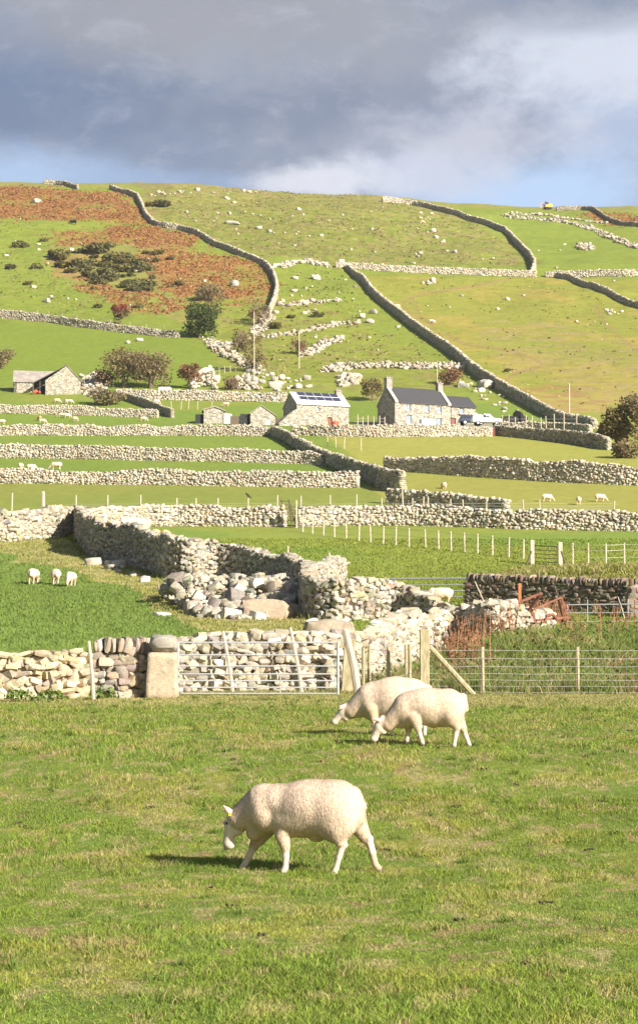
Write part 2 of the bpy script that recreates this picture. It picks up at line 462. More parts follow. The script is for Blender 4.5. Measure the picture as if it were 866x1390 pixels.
    sc = inpoly(uw, vw, [(60, 335), (215, 330), (300, 405), (300, 430), (240, 440), (190, 405), (120, 395), (70, 370)])
    mix(HEATH * .8 + OLIVE * .3, sc * (.3 + .8 * (n1 - .2))); mix(RUSTY, sc * sstep(.52, .64, n2) * .7)
    for k, b in enumerate(BRACK):
        m = inpoly(u + (uw - u) * 1.8 + (n3 - .5) * 16, v + (vw - v) * 1.6 + (n3 - .5) * 8, b)
        mix(BRACKEN, m * (1 - .55 * sstep(.54, .64, n2)) * ((.72 + .4 * sstep(.30, .55, n1)) if k != 4 else .8 * sstep(.46, .6, n1)))
        mix(STRAW * .7, m * sstep(.60, .72, n3) * .35)
    cent = inpoly(uw, vw, [(300, 405), (420, 400), (560, 470), (640, 520), (560, 540), (300, 545), (285, 470)])
    mix(OLIVE * .7 + LUSH * .35, cent * .6); mix(HEATH, cent * sstep(.54, .66, n1) * .6)
    yard = inpoly(u, v, [(480, 572), (690, 574), (690, 590), (480, 588)])
    mix(np.array((.34, .30, .24)), yard * .8)
    sky = inpoly(uw, vw, [(-300, 240), (1200, 240), (1200, 286), (760, 287), (600, 280), (380, 262), (250, 254), (-300, 256)])
    mix(HEATH * 1.1, sky * .45)
    for tr in TRACKS:
        d = pdist(u, v, tr)
        mix(EARTH, (1 - sstep(.8, 2.6, d)) * .75 * (y > 250))
    # tussocks and wear all over the hill
    t1 = fbm(x / 2.2, y / 2.2, 131, 4); t2 = fbm(x / 1.0, y / 1.3, 141, 3)
    rough_ = np.clip(.45 + .55 * top + .3 * cent + .2 * hl - .25 * lg, 0, 1); mix(OLIVE * .62, hill * rough_ * sstep(.50, .64, t1) * .6); mix(STRAW * .85, hill * rough_ * sstep(.55, .70, t2) * .38); mix(DEEP * .8, hill * rough_ * sstep(.56, .70, fbm(x / 1.6, y / 1.6, 151, 3)) * .6)
    # very large scale drift
    c *= (1 + (n4[..., None] - .5) * .16)
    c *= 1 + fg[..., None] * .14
    c *= (1 + (n3[..., None] - .5) * .20)
    c *= 1 - (hill[..., None] * np.array((.11, .13, .30)))
    tf = (sstep(128, 150, y) * (1 - hill))[..., None]; c *= 1 - tf * np.array((.08, .08, .08))
    return np.clip(c, .01, .8)

# ------------------------------------------------------------------ ground sheet
sa = np.arange(-.19, .1901, .0012); g = .19 * 1.07 ** np.arange(1, 48)
S_ = np.concatenate([-g[::-1], sa, g])
Dr = np.concatenate([np.array([-150, -60, -25, -8, 0, 4, 7]), np.arange(8.5, 60, .16), np.arange(60, 130, .35), np.arange(130, 330, .8),
                     np.arange(330, 780, 1.3), 780 * 1.05 ** np.arange(0, 22)])
SS, DD = np.meshgrid(S_, Dr)
XX = np.clip(SS * (np.maximum(DD, 0) + 12), -2400, 2400) + SS * .5; ZZ = terrain(XX, DD)
nr, nc = XX.shape
idx = np.arange(nr * nc).reshape(nr, nc)
q = np.stack([idx[:-1, :-1], idx[:-1, 1:], idx[1:, 1:], idx[1:, :-1]], -1).reshape(-1, 4)
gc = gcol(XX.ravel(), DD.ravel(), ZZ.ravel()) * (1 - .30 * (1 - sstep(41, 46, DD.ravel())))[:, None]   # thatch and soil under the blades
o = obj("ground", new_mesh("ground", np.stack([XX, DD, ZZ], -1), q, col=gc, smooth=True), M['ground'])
tag(o, "green hill pasture rising from the camera to the skyline", "ground", kind="structure")

# ------------------------------------------------------------------ stones
def _template(n, seed, round_=.55, noise=.12, chops=5, hard=.85):
    r = np.random.default_rng(seed)
    lin = np.linspace(-1, 1, n + 1); vid = {}; V = []; Fq = []
    def vi(p):
        k = tuple(np.round(p, 4))
        if k not in vid: vid[k] = len(V); V.append(np.array(p, float))
        return vid[k]
    for ax in range(3):
        for sg in (-1, 1):
            for i in range(n):
                for j in range(n):
                    cs = []
                    for a, b in ((i, j), (i + 1, j), (i + 1, j + 1), (i, j + 1)):
                        p = [0, 0, 0]; p[ax] = sg; p[(ax + 1) % 3] = lin[a]; p[(ax + 2) % 3] = lin[b]; cs.append(vi(p))
                    Fq.append(cs if sg > 0 else cs[::-1])
    V = np.array(V)
    sph = V / np.linalg.norm(V, axis=1, keepdims=True)
    V = V * (1 - round_) + sph * round_ * 1.12
    # random chops make each template irregular and angular
    for _ in range(chops):
        d = r.normal(size=3); d /= np.linalg.norm(d); h = V @ d; lim = h.max() * r.uniform(.66, .92)
        V = V - np.outer(np.maximum(h - lim, 0) * hard, d)
    V += r.normal(scale=noise * .5, size=V.shape)
    V /= np.abs(V).max(0)
    return V, np.array(Fq)
T_LO = [_template(2, 100 + i, .30, .16, 6, .9) for i in range(12)]
T_HI = [_template(4, 200 + i, .27, .03, 7, .97) for i in range(18)]

def stones_mesh(name, pos, dims, Rm, cols, hi=False, extra=None, rng=RNG):
    """pos (n,3), dims (n,3) half sizes, Rm (n,3,3) columns = local axes"""
    T = T_HI if hi else T_LO
    n = len(pos); tid = rng.integers(0, len(T), n)
    V = []; Q = []; C = []; base = 0
    for k in range(len(T)):
        m = np.where(tid == k)[0]
        if len(m) == 0: continue
        tv, tf = T[k]
        flip = rng.choice([-1, 1], (len(m), 1, 3)); flip[:, :, 2] = flip[:, :, 0] * flip[:, :, 1]  # keep orientation
        loc = tv[None] * flip * dims[m][:, None, :]
        w = np.einsum('nij,nvj->nvi', Rm[m], loc) + pos[m][:, None, :]
        V.append(w.reshape(-1, 3)); nv = len(tv)
        Q.append((tf[None] + (base + np.arange(len(m)) * nv)[:, None, None]).reshape(-1, 4)); base += len(m) * nv
        C.append(np.repeat(cols[m], nv, 0))
    V = np.concatenate(V); Q = np.concatenate(Q); C = np.concatenate(C)
    if extra is not None:
        ev, eq, ec = extra
        Q = np.concatenate([Q, eq + len(V)]); V = np.concatenate([V, ev]); C = np.concatenate([C, ec])
    return new_mesh(name, V, Q, col=C, smooth=hi, sharp=24 if hi else 0)

PAL = np.array([(.60, .55, .47), (.52, .48, .41), (.44, .41, .36), (.56, .49, .38), (.36, .34, .31), (.66, .63, .57), (.48, .42, .33), (.58, .53, .45)]) * np.array((.80, .775, .72))
PAL_BROWN = np.array([(.46, .38, .28), (.40, .32, .24), (.36, .31, .25), (.50, .42, .31), (.42, .38, .33), (.33, .27, .21)]) * .88
def stonecol(n, pal=PAL, rng=RNG, tone=1.0):
    c = pal[rng.integers(0, len(pal), n)] * rng.uniform(.74, 1.16, (n, 1)) * tone
    return np.clip(c + rng.normal(scale=.012, size=(n, 3)), .03, .85)

def rand_rot(t, nrm, up, ang, rng=RNG):
    """frames (t,n,up) turned by small random angles; columns are axes"""
    n = len(t)
    B = np.stack([t, nrm, up], -1)
    a = rng.normal(scale=1, size=(n, 3)) * np.asarray(ang)
    ca, sa_ = np.cos(a), np.sin(a)
    Z = np.zeros(n); O = np.ones(n)
    Rx = np.stack([O, Z, Z, Z, ca[:, 0], -sa_[:, 0], Z, sa_[:, 0], ca[:, 0]], -1).reshape(n, 3, 3)
    Ry = np.stack([ca[:, 1], Z, sa_[:, 1], Z, O, Z, -sa_[:, 1], Z, ca[:, 1]], -1).reshape(n, 3, 3)
    Rz = np.stack([ca[:, 2], -sa_[:, 2], Z, sa_[:, 2], ca[:, 2], Z, Z, Z, O], -1).reshape(n, 3, 3)
    return B @ Ry @ Rx @ Rz

def densify(pts, step):
    pts = np.asarray(pts, float); out = [pts[0]]; par = [0.0]
    for i in range(len(pts) - 1):
        L = np.linalg.norm(pts[i + 1] - pts[i]); k = max(1, int(L / step))
        for j in range(1, k + 1): out.append(pts[i] + (pts[i + 1] - pts[i]) * j / k); par.append(i + j / k)
    return np.array(out), np.array(par)

def chaikin(p, h, n=1):
    p = np.asarray(p, float); h = np.asarray(h, float)
    for _ in range(n):
        q = [p[0]]; hh = [h[0]]
        for i in range(len(p) - 1):
            q += [p[i] * .75 + p[i + 1] * .25, p[i] * .25 + p[i + 1] * .75]; hh += [h[i] * .75 + h[i + 1] * .25, h[i] * .25 + h[i + 1] * .75]
        q.append(p[-1]); hh.append(h[-1]); p = np.array(q); h = np.array(hh)
    return p, h

WALLS = {}
def wall(name, label, pts, h=1.4, thick=.6, st=(.42, .26), pal=PAL, hi=False, rough=.12, coping=None, smooth=1, tone=1.0, world=False,
         cat="stone wall", group=None, ragged=.5, seed=1, jump=0., backface=True):
    rng = np.random.default_rng(seed * 97 + 5)
    P = np.array([p[:2] for p in pts], float) if world else np.array([ground(u, v)[:2] for u, v in pts])
    hh = np.array([h] * len(P) if np.isscalar(h) else h, float)
    if smooth and len(P) > 2: P, hh = chaikin(P, hh, smooth)
    dp, par = densify(P, .4)
    seg = np.linalg.norm(np.diff(dp, axis=0), axis=1); cum = np.concatenate([[0], np.cumsum(seg)]); L = cum[-1]
    hd = np.interp(par, np.arange(len(hh)), hh)
    hd = hd * (1 + ragged * (vnoise(cum / 2.2 + seed * 13.7, cum * 0, 5) - .5) * .32)
    if jump: hd = hd - jump * np.maximum(0, vnoise(cum / 3.5 + seed * 3.1, cum * 0, 8) - .62) * 4
    tan = np.gradient(dp, axis=0); tan /= np.linalg.norm(tan, axis=1, keepdims=True) + 1e-9
    gzv = terrain(dp[:, 0], dp[:, 1])
    WALLS[label] = (dp, hd)
    def at(l):
        x = np.interp(l, cum, dp[:, 0]); y = np.interp(l, cum, dp[:, 1]); z = np.interp(l, cum, gzv)
        tx = np.interp(l, cum, tan[:, 0]); ty = np.interp(l, cum, tan[:, 1]); n = np.hypot(tx, ty) + 1e-9
        sl = np.interp(l + .3, cum, gzv) - np.interp(l - .3, cum, gzv)
        T = np.stack([tx / n, ty / n, np.clip(sl / .6, -.6, .6)], -1); T /= np.linalg.norm(T, axis=1, keepdims=True)
        return np.stack([x, y, z], -1), T, np.interp(l, cum, hd)
    pos = []; dim = []; rot = []
    sw, sh = st
    hmax = hd.max(); ncs = max(2, int(round(hmax / sh)))
    for k in range(ncs + 1):
        for side in ((-1, 1) if backface else (-1,)):
            wds = sw * rng.uniform(.45, 1.55, int(L / sw * 1.6) + 4)
            ls = np.cumsum(wds) - wds / 2 + rng.uniform(-.4, 0) * sw
            ok = ls < L + sw * .2; ls = np.clip(ls[ok], 0, L); wds = wds[ok]
            p, T, H = at(ls)
            zc_ = -.1 + (k + .5) * sh + rng.normal(scale=sh * rough, size=len(ls))
            keep = zc_ < H - sh * .25
            if not keep.any(): continue
            p, T, H, zc_, wds = p[keep], T[keep], H[keep], zc_[keep], wds[keep]
            up = np.tile([0, 0, 1.0], (len(p), 1)); nrm = np.cross(up, T) ; nrm /= np.linalg.norm(nrm, axis=1, keepdims=True)
            up2 = np.cross(T, nrm)
            taper = thick / 2 * (1 - .22 * zc_ / hmax)
            dep = rng.uniform(.34, .46, len(p)) * thick
            c = p + nrm * (side * (taper - dep * .5) + rng.normal(scale=.02 + thick * .03, size=len(p)))[:, None]; c[:, 2] += zc_
            hgt = sh * rng.uniform(.75, 1.4, len(p))
            pos.append(c); dim.append(np.stack([wds * .58, dep * .62, hgt * .62], -1))
            rot.append(rand_rot(T, nrm, up2, (rough * .9, rough * .9, rough), rng)[:, :, :])
    # top stones
    if coping:
        cw = coping[0]; wds = cw * rng.uniform(.6, 1.5, int(L / cw * 1.5) + 3); ls = np.cumsum(wds) - wds / 2; ok = ls < L
        ls, wds = ls[ok], wds[ok]; p, T, H = at(ls)
        up = np.tile([0, 0, 1.0], (len(p), 1)); nrm = np.cross(up, T); nrm /= np.linalg.norm(nrm, axis=1, keepdims=True); up2 = np.cross(T, nrm)
        hc = coping[1] * rng.uniform(.75, 1.2, len(p)); c = p.copy(); c[:, 2] += H + hc * .32
        pos.append(c); dim.append(np.stack([wds * .56, np.full(len(p), thick * .5) * rng.uniform(.8, 1.1, len(p)), hc * .6], -1))
        rot.append(rand_rot(T, nrm, up2, (.06, .10, .08), rng))
    else:
        cw = sw * 1.0; wds = cw * rng.uniform(.5, 1.7, int(L / cw * 1.7) + 4); ls = np.cumsum(wds) - wds / 2; ok = ls < L
        ls, wds = ls[ok], wds[ok]; p, T, H = at(ls)
        up = np.tile([0, 0, 1.0], (len(p), 1)); nrm = np.cross(up, T); nrm /= np.linalg.norm(nrm, axis=1, keepdims=True); up2 = np.cross(T, nrm)
        c = p.copy(); hs = sh * rng.uniform(.6, 1.7, len(p)); c[:, 2] += H + rng.uniform(-.3, .25, len(p)) * sh
        c += nrm * rng.normal(scale=.06 * thick, size=len(p))[:, None]
        pos.append(c); dim.append(np.stack([wds * .6, rng.uniform(.3, .52, len(p)) * thick, hs * .55], -1))
        rot.append(rand_rot(T, nrm, up2, (.22, .22, .3), rng))
    # end stones
    for le in (0.02, L - .02):
        p, T, H = at(np.array([le])); k = max(2, int(H[0] / sh)); zc_ = -.1 + (np.arange(k) + .5) * sh
        p = np.repeat(p, k, 0); T = np.repeat(T, k, 0); T[:, 2] = 0; T /= np.linalg.norm(T, axis=1, keepdims=True)
        up = np.tile([0, 0, 1.0], (k, 1)); nrm = np.cross(up, T); c = p.copy(); c[:, 2] += zc_
        pos.append(c); dim.append(np.stack([np.full(k, .2 * rng.uniform(.8, 1.3)), np.full(k, thick * .47), np.full(k, sh * .58)], -1)); rot.append(rand_rot(T, nrm, up, (.08, .08, .1), rng))
    pos = np.concatenate(pos); dim = np.concatenate(dim); rot = np.concatenate(rot)
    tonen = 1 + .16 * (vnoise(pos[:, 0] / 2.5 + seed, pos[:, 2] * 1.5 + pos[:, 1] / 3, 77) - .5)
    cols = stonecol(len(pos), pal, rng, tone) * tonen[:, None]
    # hearting: the packed core
    nrm2 = np.stack([-tan[:, 1], tan[:, 0]], -1); m = len(dp)
    ev = []
    for sgn, zz in ((-1, 0), (1, 0), (1, 1), (-1, 1)):
        wd = thick * (.27 if zz == 0 else .19)
        e = np.zeros((m, 3)); e[:, :2] = dp + nrm2 * sgn * wd; e[:, 2] = gzv + (np.maximum(hd - sh * .6, .1) if zz else -.2); ev.append(e)
    ev = np.stack(ev, 1).reshape(-1, 3); eq = []
    for i in range(m - 1):
        for a in range(4): eq.append((i * 4 + a, i * 4 + (a + 1) % 4, (i + 1) * 4 + (a + 1) % 4, (i + 1) * 4 + a))
    eq.append((3, 2, 1, 0)); eq.append(tuple((m - 1) * 4 + a for a in range(4)))
    ec = np.tile(pal.mean(0) * .8, (len(ev), 1))  # core tone lowered: shade between the stones put into the colour
    me = stones_mesh(name, pos, dim, rot, cols, hi, (ev, np.array(eq), ec), rng)
    o = obj(name, me, M['stone_near'] if hi else M['stone'])
    return tag(o, label, cat, group)

def rubble(name, label, poly, n, size, pile=.5, pal=PAL, hi=False, seed=1, cat="rubble heap", group=None, tone=1.0, line=False):
    """heap of loose stones over a patch (pixel polygon) or along a line"""
    rng = np.random.default_rng(seed * 31 + 11)
    G = np.array([ground(u, v)[:2] for u, v in poly])
    pos = []
    if line:
        dp, _ = densify(G, .3)
        k = rng.integers(0, len(dp), n); xy = dp[k] + np.clip(rng.normal(scale=line * .8, size=(n, 2)), -line, line); w = rng.uniform(0, 1, n)
        hgt = pile * np.exp(-((xy - dp[k]) ** 2).sum(1) / (line * line * 1.6))
    else:
        lo, hi_ = G.min(0), G.max(0); xy = []
        while len(xy) < n:
            c = rng.uniform(lo, hi_, (n * 4, 2)); ins = inpoly(c[:, 0], c[:, 1], G); xy += list(c[ins])
        xy = np.array(xy[:n]); cen = G.mean(0); rad = np.linalg.norm(G - cen, axis=1).mean()
        hgt = pile * np.exp(-(np.linalg.norm(xy - cen, axis=1) / rad) ** 2 * 1.2)
    sz = size * np.exp(rng.normal(scale=.45, size=n)); sz = np.clip(sz, size * .4, size * 3)
    # small stones link strays to the heap
    for _ in range(14):
        rad_ = sz * .6; n = len(sz)
        D_ = np.linalg.norm(xy[:, None] - xy[None], axis=2) - rad_[:, None] - rad_[None]
        A_ = D_ < .30 * np.maximum(rad_[:, None], rad_[None]); comp = np.arange(n)
        for _k in range(400):
            new = np.where(A_, comp[None], n).min(1)
            if (new == comp).all(): break
            comp = new
        ids, cn = np.unique(comp, return_counts=True)
        if len(ids) == 1: break
        big = ids[cn.argmax()]; ax, az = [], []
        for cid in ids:
            if cid == big: continue
            ki = np.where(comp == cid)[0]; mi = np.where(comp != cid)[0]; sub_ = D_[np.ix_(ki, mi)]; a_, b_ = np.unravel_index(sub_.argmin(), sub_.shape)
            pa__, pb__ = xy[ki[a_]], xy[mi[b_]]; L_ = np.linalg.norm(pb__ - pa__); ss = size * 1.05; k_ = max(1, int(L_ / (ss * .7)))
            for j_ in range(k_): ax.append(pa__ + (pb__ - pa__) * (j_ + 1) / (k_ + 1) + rng.normal(scale=ss * .12, size=2)); az.append(ss * rng.uniform(.8, 1.2))
        xy = np.concatenate([xy, np.array(ax)]); sz = np.concatenate([sz, np.array(az)]); hgt = np.concatenate([hgt, np.zeros(len(az))])
    n = len(sz)
    z = terrain(xy[:, 0], xy[:, 1]) + hgt * rng.uniform(.0, 1, n) + sz * .12
    pos = np.column_stack([xy, z])
    dim = np.stack([sz * rng.uniform(.5, .9, n), sz * rng.uniform(.4, .75, n), sz * rng.uniform(.3, .6, n)], -1)
    a = rng.uniform(0, 2 * pi, n); T = np.stack([np.cos(a), np.sin(a), 0 * a], -1); up = np.tile([0, 0, 1.], (n, 1)); nr_ = np.cross(up, T)
    rot = rand_rot(T, nr_, up, (.3, .3, .3), rng)
    me = stones_mesh(name, pos, dim, rot, stonecol(n, pal, rng, tone), hi, None, rng)
    o = obj(name, me, M['stone_near'] if hi else M['stone'])
    return tag(o, label, cat, group)
#@@WALLS
# ------------------------------------------------------------------ dry stone walls
N_ = 'drystone_wall'
wall(N_, "low tumbled pale stone wall left of the leaning stake, grass field in front", [(-130, 951), (-40, 951), (0, 950), (60, 949), (123, 947)], [.98, .98, .96, 1.0, .98], .55, (.235, .118), hi=True, pal=PAL * np.array((1.06, .99, .86)), rough=.36, smooth=0, seed=1, ragged=.8, tone=1.02)
wall(N_, "short brown stone wall with upright coping slabs beside the gatepost slab", [(129, 947), (165, 947), (201, 946)], 1.02, .55, (.235, .13), pal=PAL_BROWN * 1.15, hi=True, rough=.2, coping=(.105, .27), smooth=0, seed=2, ragged=.0)
wall(N_, "pale rubble wall seen through the bars of the front gate", [(232, 938), (300, 937), (380, 937), (468, 936), (520, 922), (558, 895), (620, 882), (690, 869), (742, 862)],
     [1.0, 1.25, 1.3, 1.3, 1.25, 1.25, 1.15, .95, .85], .6, (.205, .12), hi=True, rough=.4, seed=3, ragged=.8, tone=1.08)
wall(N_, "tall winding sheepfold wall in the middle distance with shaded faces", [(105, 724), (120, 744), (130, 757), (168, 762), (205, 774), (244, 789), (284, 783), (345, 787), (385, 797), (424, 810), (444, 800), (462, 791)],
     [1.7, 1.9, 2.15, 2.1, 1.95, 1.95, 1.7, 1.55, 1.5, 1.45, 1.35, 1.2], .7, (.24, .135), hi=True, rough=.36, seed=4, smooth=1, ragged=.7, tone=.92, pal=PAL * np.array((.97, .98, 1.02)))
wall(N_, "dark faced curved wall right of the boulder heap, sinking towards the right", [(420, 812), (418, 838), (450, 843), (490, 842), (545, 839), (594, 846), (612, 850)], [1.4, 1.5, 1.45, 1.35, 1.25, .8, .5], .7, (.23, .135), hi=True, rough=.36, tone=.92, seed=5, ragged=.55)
wall(N_, "thick pale wall at the left edge above the three grazing white sheep", [(-160, 740), (0, 736), (60, 731), (105, 725)], [1.9, 1.95, 1.9, 1.75], .8, (.32, .19), hi=True, rough=.28, seed=6)
wall(N_, "long pale wall behind the sheepfold running left of the ladder stile", [(104, 723), (150, 717), (220, 714), (300, 714), (386, 715)], [1.55, 1.45, 1.4, 1.4, 1.35], .7, (.28, .155), rough=.2, tone=1.14, seed=7, ragged=.5, jump=.2)
wall(N_, "long pale wall right of the ladder stile, above the post fence", [(404, 715), (480, 713), (600, 714), (700, 718), (866, 721), (1020, 724)], [1.35, 1.4, 1.4, 1.3, 1.15, 1.1], .7, (.28, .155), rough=.24, tone=1.14, seed=8, ragged=.8)
wall(N_, "straight terrace wall with an end at mid picture, lowest on the left", [(-220, 656), (0, 656), (200, 658), (440, 662), (485, 662)], 1.35, .7, (.29, .165), rough=.2, tone=1.14, seed=9, ragged=.5, jump=.2)
wall(N_, "terrace wall just above the three white sheep on the left", [(-220, 620), (0, 621), (200, 625), (400, 629), (438, 631)], [1.5, 1.5, 1.45, 1.3, 1.3], .7, (.29, .165), rough=.2, tone=1.14, seed=10, ragged=.5, jump=.2)
wall(N_, "broad pale wall across the right below the farmhouse paddock", [(524, 638), (600, 644), (700, 651), (790, 656), (866, 659), (1040, 664)], [1.75, 1.85, 1.9, 1.95, 1.9, 1.9], .8, (.30, .17), rough=.22, tone=1.24, seed=11, ragged=.55, jump=.35)  # stone tone raised to brighten a face turned from the sun
wall(N_, "terrace wall on the left one field below the stone huts", [(-220, 590), (0, 591), (200, 591), (345, 592), (368, 592)], 1.3, .7, (.31, .18), rough=.2, tone=1.14, seed=12, ragged=.5, jump=.2)
wall(N_, "terrace wall on the left just below the ruined barn", [(-220, 559), (0, 561), (100, 563), (214, 567)], [1.5, 1.55, 1.5, 1.35], .7, (.32, .185), rough=.2, tone=1.14, seed=13, ragged=.5, jump=.2)
wall(N_, "low wall slanting down beside the round bush near the barn", [(166, 541), (200, 552), (234, 567)], 1.3, .7, (.32, .185), rough=.2, seed=14)
wall(N_, "pale wall in front of the farmhouse and the solar barn", [(398, 591), (480, 593), (560, 593), (666, 592)], [1.25, 1.4, 1.4, 1.35], .7, (.31, .18), rough=.2, tone=1.14, seed=15, ragged=.5, jump=.2)
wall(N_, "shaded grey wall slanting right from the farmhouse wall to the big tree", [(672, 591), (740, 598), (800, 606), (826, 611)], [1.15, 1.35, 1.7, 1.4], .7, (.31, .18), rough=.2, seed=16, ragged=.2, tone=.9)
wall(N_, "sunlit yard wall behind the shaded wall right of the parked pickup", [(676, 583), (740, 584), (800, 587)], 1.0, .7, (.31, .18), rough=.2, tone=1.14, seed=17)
wall(N_, "dark diagonal wall stepping down from the barn to the stubby wall end", [(371, 592), (388, 599), (410, 612), (440, 629), (485, 646), (522, 664), (546, 669)], [1.1, 1.2, 1.25, 1.35, 1.45, 1.7, 1.9], .75, (.31, .18), rough=.2, seed=18, ragged=.3)
wall(N_, "shaded wall running right from the stubby wall end, posts in front", [(527, 684), (600, 690), (688, 699)], [1.25, 1.2, 1.1], .7, (.31, .18), rough=.2, tone=1.14, seed=19, ragged=.4)
wall(N_, "wall along the top of the lush field left of the dark round tree", [(-200, 420), (0, 431), (65, 437), (125, 446), (200, 455), (243, 459)], [1.6, 1.7, 1.7, 1.6, 1.5, 1.3], .8, (.46, .27), rough=.2, seed=20, ragged=.4)
wall(N_, "pale wall behind the stone huts left of the solar barn", [(158, 541), (230, 543), (300, 544), (388, 546)], [1.5, 1.6, 1.6, 1.5], .8, (.42, .25), rough=.2, tone=1.14, seed=21, ragged=.4)
wall(N_, "sinuous wall climbing the hillside past the rusty bracken", [(150, 257), (185, 266), (194, 285), (203, 302), (220, 309), (250, 313), (272, 321), (295, 335), (320, 345), (345, 354), (362, 362), (371, 374), (376, 391), (374, 407), (366, 424)],
     1.5, .9, (.62, .33), rough=.22, seed=22, ragged=.4, smooth=1)
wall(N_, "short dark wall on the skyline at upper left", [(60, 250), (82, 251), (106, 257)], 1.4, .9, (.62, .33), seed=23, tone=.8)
wall(N_, "hooked dark wall from the skyline curving down to the middle right", [(519, 274), (553, 277), (583, 283), (608, 290), (643, 301), (673, 310), (690, 319), (698, 329), (710, 341), (721, 352), (726, 363), (721, 373)],
     1.7, .95, (.62, .33), rough=.2, seed=24, ragged=.3)
wall(N_, "straight pale hill wall joining the foot of the hooked wall", [(456, 363), (483, 365), (558, 370), (633, 373), (727, 376)], [1.4, 1.6, 1.7, 1.7, 1.7], .9, (.56, .31), rough=.22, tone=1.14, seed=25, ragged=.45)
wall(N_, "long dark wall sweeping down the hill behind the farmhouse", [(472, 366), (486, 378), (508, 403), (533, 423), (558, 443), (587, 463), (614, 481), (649, 512), (680, 530), (716, 550), (747, 567), (774, 576), (806, 582)],
     [1.6, 1.7, 1.8, 1.8, 1.8, 1.8, 1.8, 1.9, 1.8, 1.7, 1.6, 1.4, 1.2], .95, (.5, .29), rough=.2, seed=26, ragged=.25)
wall(N_, "pale hill wall at the right edge above the narrow dark wall", [(740, 376), (790, 376), (866, 376), (1000, 378)], [1.5, 1.7, 1.7, 1.7], .9, (.56, .31), rough=.22, tone=1.14, seed=27, ragged=.3)
wall(N_, "narrow dark wall slanting to the right edge of the hill", [(757, 377), (783, 384), (813, 395), (838, 407), (866, 418), (920, 432)], 1.4, .85, (.54, .3), rough=.2, seed=28, ragged=.35)
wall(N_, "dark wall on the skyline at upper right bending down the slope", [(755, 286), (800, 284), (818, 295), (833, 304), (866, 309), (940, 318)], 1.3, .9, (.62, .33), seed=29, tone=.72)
# tumbled walls and heaps
rubble('rubble_wall', "broad collapsed wall of loose stones at the upper right of the hill", [(683, 293), (733, 298), (783, 305), (813, 315), (833, 324), (872, 338)], 520, .42, .9, seed=1, line=1.6, cat="rubble wall", tone=.95)
rubble('rubble_wall', "thin line of fallen stones across the green top right field", [(690, 290), (740, 292), (790, 299), (826, 304)], 110, .45, .5, seed=21, line=.8, cat="rubble wall")
rubble('rubble_heap', "lone heap of pale stones in the green top right field", [(780, 337), (785, 331), (800, 331), (808, 338), (795, 341)], 110, .38, 1.0, seed=2, cat="rubble heap")
rubble('rubble_wall', "white tumbled stones beside the upper end of the sinuous wall", [(374, 363), (398, 357), (418, 356), (440, 361)], 260, .42, .8, seed=4, line=1.7, cat="rubble wall", tone=1.1)
rubble('rubble_wall', "fallen wall of stones at the foot of the bracken slope", [(366, 426), (358, 440), (350, 450), (318, 470), (300, 466)], 200, .42, .8, seed=5, line=1.6, cat="rubble wall")
rubble('rubble_wall', "loose stone bank under the brown bush by the tall pole", [(284, 462), (300, 477), (318, 487), (340, 497), (352, 508)], 300, .4, 1.1, seed=6, line=1.5, cat="rubble wall")
rubble('rubble_wall', "short pale stone bank high on the pole slope", [(384, 416), (420, 411), (440, 410), (462, 408)], 110, .5, .7, seed=7, line=1.2, cat="rubble wall")
rubble('rubble_wall', "line of stones running past the second pole", [(362, 458), (385, 456), (406, 452), (430, 447), (444, 444), (462, 440), (480, 440)], 220, .4, .7, seed=8, line=1.0, cat="rubble wall")
rubble('rubble_wall', "diagonal bank of stones right of the second pole", [(412, 484), (425, 477), (440, 468), (461, 461)], 200, .42, .9, seed=9, line=1.2, cat="rubble wall")
rubble('rubble_wall', "wide collapsed wall above the farmhouse roof", [(442, 504), (470, 500), (520, 498), (560, 500), (600, 499), (636, 500)], 620, .38, 1.1, seed=10, line=1.5, cat="rubble wall", tone=1.05)
rubble('rubble_heap', "stone heap between the solar barn and the collapsed wall", [(456, 512), (470, 508), (488, 510), (486, 522), (462, 526)], 110, .55, .6, seed=11)
rubble('rubble_heap', "spilled stones and blocks at the right end of the ruined barn", [(108, 534), (112, 512), (140, 506), (146, 530), (126, 540)], 230, .36, .7, seed=13, tone=1.1)
rubble('rubble_wall', "ruined white wall stub standing left of the thorn bush", [(262, 532), (270, 520), (276, 514), (284, 508), (290, 530)], 120, .55, 2.0, seed=14, line=.7, cat="rubble wall", tone=1.2)
rubble('rubble_heap', "stone heap around the fence end above the huts", [(316, 530), (322, 512), (342, 514), (352, 530)], 120, .5, 1.2, seed=15)
rubble('rubble_heap', "big pile of stones in the fold beneath the winding wall", [(215, 812), (262, 806), (330, 800), (400, 806), (424, 816), (420, 832), (340, 843), (270, 838), (240, 826)], 1500, .2, 1.15, hi=True, seed=19, tone=.97)

